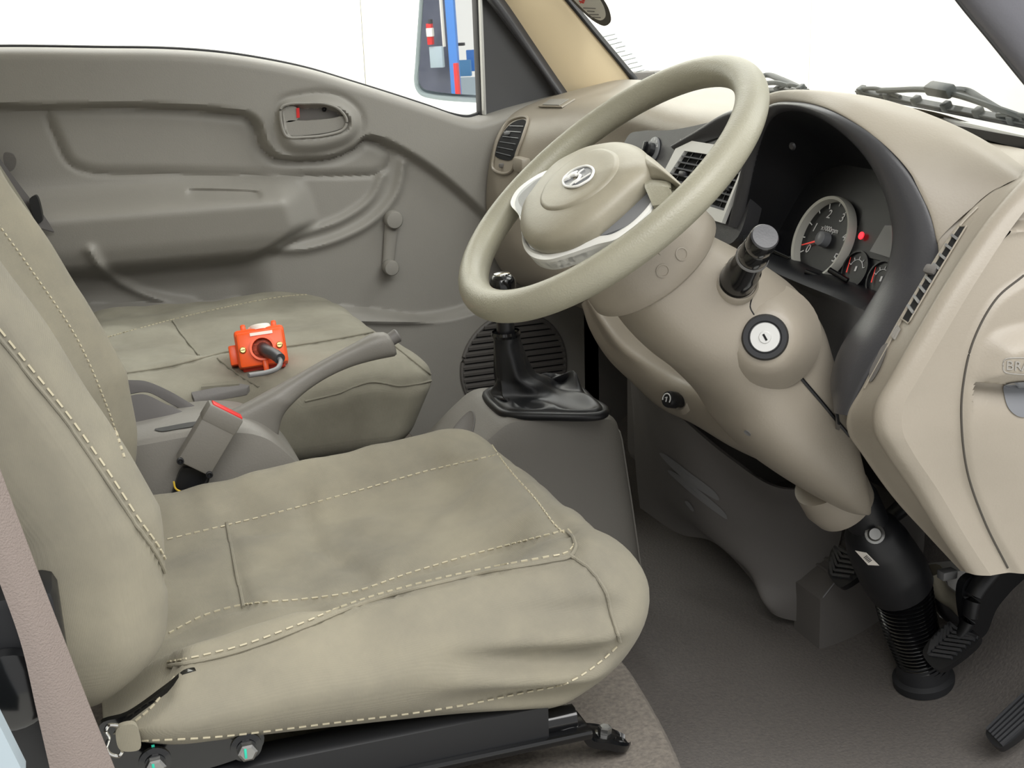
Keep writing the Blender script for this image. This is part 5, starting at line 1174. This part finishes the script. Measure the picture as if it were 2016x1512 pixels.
pedal('clutch_pedal', 'black rubber clutch pedal beside the footrest, left of the column boot', [(1640, 1072), (1628, 1128), (1656, 1160), (1722, 1104)], -0.27, (-0.72, -0.25, 0.64), [(1705, 1075, -0.28), (1740, 1030, -0.30), (1800, 980, -0.32)], 6)
pedal('brake_pedal', 'black rubber brake pedal with chevron ribs, right of the column boot', [(1868, 1222), (1812, 1282), (1848, 1324), (1936, 1254)], -0.435, (-0.70, -0.25, 0.66), [(1905, 1225, -0.44), (1918, 1170, -0.44), (1950, 1125, -0.44), (2010, 1060, -0.44)], 8)
pedal('accelerator_pedal', 'black ribbed accelerator pedal cut by the right edge of the picture', [(2016, 1362), (1936, 1440), (1970, 1477), (2075, 1385)], -0.55, (-0.62, -0.2, 0.75), [(2050, 1370, -0.55), (2090, 1290, -0.55)], 6, False)
# second brake lever plate seen above the pad
bl_ = [(1898, 1150), (1930, 1128), (2000, 1122), (2024, 1128), (1990, 1165), (1962, 1200), (1940, 1250), (1915, 1262), (1900, 1225)]
bt_ = bpy.data.objects['brake_pedal']
one('lever_plate', g_prism([at(a, b, y=-0.43) for a, b in cr(bl_, 50, True)], (0, 0.012, 0)), 'black', bt_)
ww = cr([at(a, b, y=-0.37) for a, b in [(1836, 1122), (1850, 1160), (1880, 1185), (1912, 1218)]], 24)
hn = thing('wiring_harness', ww[-1], 'taped beige and black wiring harness behind the brake pedal', 'wiring')
one('taped_bundle', g_tube(ww, 0.012, 12), 'pad', hn)
ww = cr([at(a, b, y=-0.36) for a, b in [(1845, 1150), (1858, 1190), (1885, 1215), (1910, 1216)]], 24); one('black_bundle', g_tube(ww, 0.013, 12), 'black', hn)
one('connector', g_box(at(1865, 1130, y=-0.40), (0.022, 0.014, 0.012), bev=0.002), 'lens_grey', hn)
bk_ = [at(a, b, y=-0.34) for a, b in [(1825, 1130), (1960, 1118), (2060, 1118), (2060, 1290), (2005, 1262), (1968, 1228), (1900, 1240), (1850, 1215)]]
struct('wall_bulkhead', g_prism(bk_, (0.012, 0.03, 0)), 'body_white')
p = at(2010, 1212, y=-0.38); one('grommet', g_lathe([(0.020, 0), (0.020, 0.01), (0.012, 0.014)], p, (-0.5, -1, 0.1), 20), 'rubber', hn)
one('white_clip', g_box(at(2006, 1213, y=-0.40), (0.012, 0.006, 0.006), bev=0.001), 'white_label', hn)
# dark underside behind the column
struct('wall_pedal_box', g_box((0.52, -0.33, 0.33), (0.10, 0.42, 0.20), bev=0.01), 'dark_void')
# ================================================================== windscreen, right pillar, wipers, cowl
bs0 = [np.array(v) for v in ((0.530, 0.690, 0.752), (0.575, 0.45, 0.742), (0.590, 0.15, 0.738), (0.560, -0.15, 0.733), (0.480, -0.42, 0.730), (0.395, -0.60, 0.738), (0.365, -0.655, 0.745))]
dv = np.array([-0.141, 0, 0.156])
G = np.array([[p+dv*k+np.array([0, 0, 0]) for p in cr(bs0, 60)] for k in np.linspace(0, 3.9, 30)])
ws = one('window_2', g_grid(G, thick=(0.004, 0, 0.003)), 'glass'); tag(ws, 'clear windscreen over the dashboard', None, None, 'structure')
wsb = BVHTree.FromPolygons([tuple(v) for v in G.reshape(-1, 3)], gridF(30, 60))
# right screen pillar
rpil = thing('driver_screen_pillar', at(2000, 120, y=-0.64), 'dark grey screen pillar at the upper right corner', 'pillar')
band('pillar_cover', [(1800, -120, -0.635), (1888, 0, -0.635), (1945, 70, -0.635), (2018, 160, -0.635), (2100, 255, -0.635), (2150, 312, -0.635)], [(1880, -120, -0.665), (1972, 0, -0.665), (2030, 68, -0.665), (2110, 170, -0.665), (2190, 265, -0.665), (2240, 322, -0.665)], 40, 'pillar_grey', 0.010, 0.02, parent=rpil, up=3.6)
band('pillar_strip', [(1796, -120, -0.630), (1884, 0, -0.630), (1941, 70, -0.630), (2014, 160, -0.630), (2096, 255, -0.630), (2146, 312, -0.630)], [(1818, -120, -0.640), (1906, 0, -0.640), (1962, 68, -0.640), (2034, 158, -0.640), (2114, 252, -0.640), (2164, 309, -0.640)], 40, 'charcoal', 0.006, 0.014, parent=rpil, up=3.6)
# black edge of the screen and the white cowl beyond
fq = [at(a, b, x=0.475) for a, b in [(1846, 241), (1900, 250), (1960, 261), (2040, 275), (2040, 300), (1960, 280), (1900, 264), (1870, 252)]]
struct('trim_4', g_prism(fq, (0.012, 0, -0.006)), 'black', 'black border along the foot of the windscreen')
G2 = np.array([[p+np.array([0.02, 0, -0.002])+np.array(o) for p in cr(bs0, 50)] for o in ((0, 0, 0), (0.05, 0, -0.012), (0.10, 0, -0.03), (0.16, 0, -0.08), (0.20, 0, -0.2))])
struct('trim_5', g_grid(G2, thick=(0, 0, -0.01)), 'body_white', 'white bodywork in front of the windscreen')
def wiper(label, A, B, xw, arm, n_claw, rise):
    a, b = at(*A, x=xw), at(*B, x=xw); t = b-a; L_ = np.linalg.norm(t); u = nrm(t); upv = nrm(np.array([-0.5, 0, 0.85])); upv = nrm(upv-u*(u@upv)); s_ = np.cross(u, upv)
    w = thing('windscreen_wiper', a, label, 'wiper')
    one('blade', g_box((a+b)/2, (L_, 0.005, 0.006), ax=(u, s_, upv), bev=0.001), 'rubber', w)
    one('spine', g_box((a+b)/2+upv*0.007, (L_*0.98, 0.010, 0.0025), ax=(u, s_, upv)), 'wiper', w, False)
    bow = cr([a+u*L_*f+upv*h for f, h in ((0.14, 0.013), (0.25, 0.020), (0.42, rise), (0.58, rise), (0.75, 0.020), (0.86, 0.013))], 30)
    one('bow', g_tube(bow, 0.0042, 8), 'wiper', w)
    for k in range(n_claw):
        f = 0.04+0.92*k/(n_claw-1); c = a+u*L_*f+upv*0.008; one('claw', g_box(c, (0.012, 0.013, 0.012), ax=(u, s_, upv), bev=0.002), 'wiper', w)
    for f in (0.14, 0.86):
        sub = cr([a+u*L_*(f+d)+upv*h for d, h in ((-0.12, 0.009), (-0.05, 0.014), (0.0, 0.016), (0.05, 0.014), (0.12, 0.009))], 16); one('yoke', g_tube(sub, 0.0032, 8), 'wiper', w)
    m0 = a+u*L_*0.5+upv*(rise+0.004); one('arm_joint', g_box(m0, (0.05, 0.018, 0.016), ax=(u, s_, upv), bev=0.004), 'wiper', w)
    P = cr([m0]+[at(p, q, x=xw+0.02) for p, q in arm], 24); one('arm', g_tube(P, np.linspace(0.006, 0.009, 24), 10, flat=0.7), 'wiper', w)
    return w
wiper('black wiper lying along the windscreen foot, right of the steering wheel', (1688, 184), (2090, 262), 0.605, [(1900, 178), (1930, 195), (1985, 228), (2050, 258)], 7, 0.030)
wiper('black wiper seen just past the top of the steering wheel rim', (1410, 185), (1590, 182), 0.64, [(1508, 148), (1540, 158), (1588, 182)], 5, 0.020)
wiper('thin black wiper end at the far corner of the windscreen', (1243, 160), (1420, 158), 0.60, [(1300, 150), (1350, 150)], 4, 0.010)
# stickers on the glass
def disc_px(px, n, lift): return np.array([onto(wsb, *q)[0]+onto(wsb, *q)[1]*lift for q in cr(px, n, True)])
oval = [(1090, -60), (1120, -8), (1146, 20), (1172, 42), (1192, 50), (1203, 42), (1200, 18), (1180, -15), (1150, -50), (1115, -75)]
st_ = thing('oval_windscreen_sticker', onto(wsb, 1150, -10)[0], 'black-rimmed white oval sticker high on the windscreen by the pillar', 'sticker')
Po = disc_px(oval, 60, 0.0012); cen = Po.mean(0); nn_ = onto(wsb, 1150, 0)[1]
one('rim', g_prism(Po, nn_*0.0004), 'ink', st_, False)
Pi = cen+(Po-cen)*0.80+nn_*0.0006; one('face', g_prism(Pi, nn_*0.0004), 'sticker_white', st_, False)
def glass_line(pts, w=0.0007, lift=0.0024): L_ = np.array([onto(wsb, *q)[0]+nn_*lift for q in resamp(pts, 6)]); return g_tube(L_, w, 5)
m = MB()
for L_ in ([(1150, 14), (1174, 15)], [(1158, 20), (1172, 21)], [(1162, 27), (1180, 27)], [(1164, 32), (1184, 33)]): m.add(*glass_line(L_, 0.0011))
m.build('small_print', 'lens_grey', st_, False)
m = MB()
for L_ in ([(1142, 0), (1150, 4)], [(1150, 4), (1153, -4)], [(1144, 4), (1150, -2)]): m.add(*glass_line(L_, 0.0013))
m.build('red_print', 'red', st_, False)
num = thing('etched_glass_marking', onto(wsb, 1225, 100)[0], 'faint grey etched lettering on the windscreen below the oval sticker', 'marking'); m = MB()
gl0 = np.array([1188, 72]); gd = np.array([60, 70])
for k, (a0, a1) in enumerate(((0, 1), (0.1, 0.9), (0, 1), (0.2, 1), (0, 0.7), (0.1, 1), (0, 1), (0.1, 0.9), (0, 1), (0.2, 0.9))):
    s = k/9.0; c = gl0+gd*s; w_ = np.array([24, -6]); m.add(*glass_line([c+w_*a0, c+w_*a1], 0.0009, 0.0012))
m.add(*glass_line([(1230, 84), (1256, 115)], 0.0004, 0.0012)); m.build('strokes', 'box_grey', num, False)

# ================================================================== door mirror and what stands behind the vehicle
MC = at(884, 80, y=1.02); MN = nrm((-0.905, -0.425, -0.02)); MR = nrm(np.cross((0, 0, 1), MN)); MU = np.cross(MN, MR)
def mp(px, py, lift=0.0): ray = ray_of(px, py); return CC+ray*(((MC-CC)@MN)/(ray@MN))+MN*lift
mir = thing('door_mirror', mp(880, 180), 'tall door mirror with grey shell outside the passenger window', 'mirror')
hs_ = [(833, -90), (828, 0), (820, 120), (818, 165), (826, 182), (850, 190), (938, 197), (960, 196), (962, -90)]
Ph = cr([mp(a, b, -0.004) for a, b in hs_], 70, True); cen = Ph.mean(0)
one('shell', g_grid(np.array([Ph+MN*0.004, Ph, cen+(Ph-cen)*1.02-MN*0.03, cen+(Ph-cen)*0.85-MN*0.08, cen+(Ph-cen)*0.3-MN*0.10]), cv=True), 'box_grey', mir)
one('shell_rim', g_tube(Ph, 0.006, 8, closed=True), 'box_grey', mir)
gs_ = [(840, -90), (835, 0), (828, 120), (826, 158), (834, 173), (856, 180), (938, 187), (954, 187), (956, -90)]
one('mirror_glass', g_prism(cr([mp(a, b, 0.002) for a, b in gs_], 70, True), -MN*0.003), 'mirror', mir, False)
one('bracket', g_tube([mp(950, 100, -0.05), mp(950, 100, -0.05)*0.3+np.array([0.30, 0.80, 0.80])*0.7], 0.016, 12), 'black', mir)
def mref(px, py, X):
    p = mp(px, py); ray = ray_of(px, py); r = ray-2*(ray@MN)*MN; return p+r*((X-p[0])/r[0])
def mquad(name, a, b, X, m_, th=0.1, par=None):
    th = 0.03
    pym = min(max((a[1]+b[1])/2, 40), 150); pxm = (a[0]+b[0])/2
    y0, y1 = sorted((mref(a[0], pym, X)[1], mref(b[0], pym, X)[1])); z0, z1 = sorted((mref(pxm, a[1], X)[2], mref(pxm, b[1], X)[2]))
    return one(name, g_box((X, (y0+y1)/2, (z0+z1)/2), (th, y1-y0, z1-z0), bev=min(th, y1-y0, z1-z0)*0.12), m_, par)
XB = -3.4
sp = thing('partition_panel', mref(862, 190, XB), 'mottled slate panel reflected in the door mirror', 'partition'); mquad('board', (790, -260), (891, 420), XB, 'slate', 0.06, sp)
ex = thing('fire_extinguisher', mref(849, 88, XB+0.1), 'red fire extinguisher reflected in the door mirror', 'extinguisher')
mquad('cylinder', (843, 46), (853, 88), XB+0.14, 'red', 0.10, ex); mquad('band', (842, 55), (854, 72), XB+0.15, 'white_label', 0.11, ex); mquad('valve', (846, 38), (851, 47), XB+0.14, 'ink', 0.05, ex)
jb2 = thing('junction_box', mref(862, 135, XB+0.1), 'pale grey junction box with conduit reflected in the door mirror', 'junction box')
mquad('box', (849, 91), (874, 133), XB+0.12, 'box_grey', 0.10, jb2); mquad('conduit', (871, -40), (873, 92), XB+0.10, 'white_label', 0.03, jb2)
cl_ = thing('blue_steel_column', mref(897, 200, XB+0.2), 'blue steel column reflected in the door mirror', 'column'); mquad('post', (884, -260), (901, 420), XB+0.25, 'blue_paint', 0.2, cl_)
rdp = thing('red_marker_post', mref(900, 200, XB+0.3), 'thin red post beside the blue column in the mirror', 'post'); mquad('post', (897, 124), (904, 420), XB+0.40, 'red', 0.1, rdp)
cv = thing('blue_shapes', mref(920, 180, XB-0.8), 'plain boxes for unidentified blue shapes reflected at the bottom right of the mirror', 'stand_in')  # stand-in boxes; what the blue shapes are is not known
mquad('blue_block', (902, 118), (928, 150), XB-0.8, 'blue_matt', 0.5, cv); mquad('pale_block', (903, 152), (945, 420), XB-0.7, 'box_grey', 0.5, cv); mquad('dark_frame', (903, 84), (915, 90), XB-0.8, 'ink', 0.2, cv); mquad('side_block', (921, 98), (936, 140), XB-0.9, 'blue_paint', 0.3, cv)
struct('wall_back', g_box((-6.0, 1.2, 1.2), (0.1, 9.0, 3.9)), 'wall_white', 'white wall behind the vehicle', False)
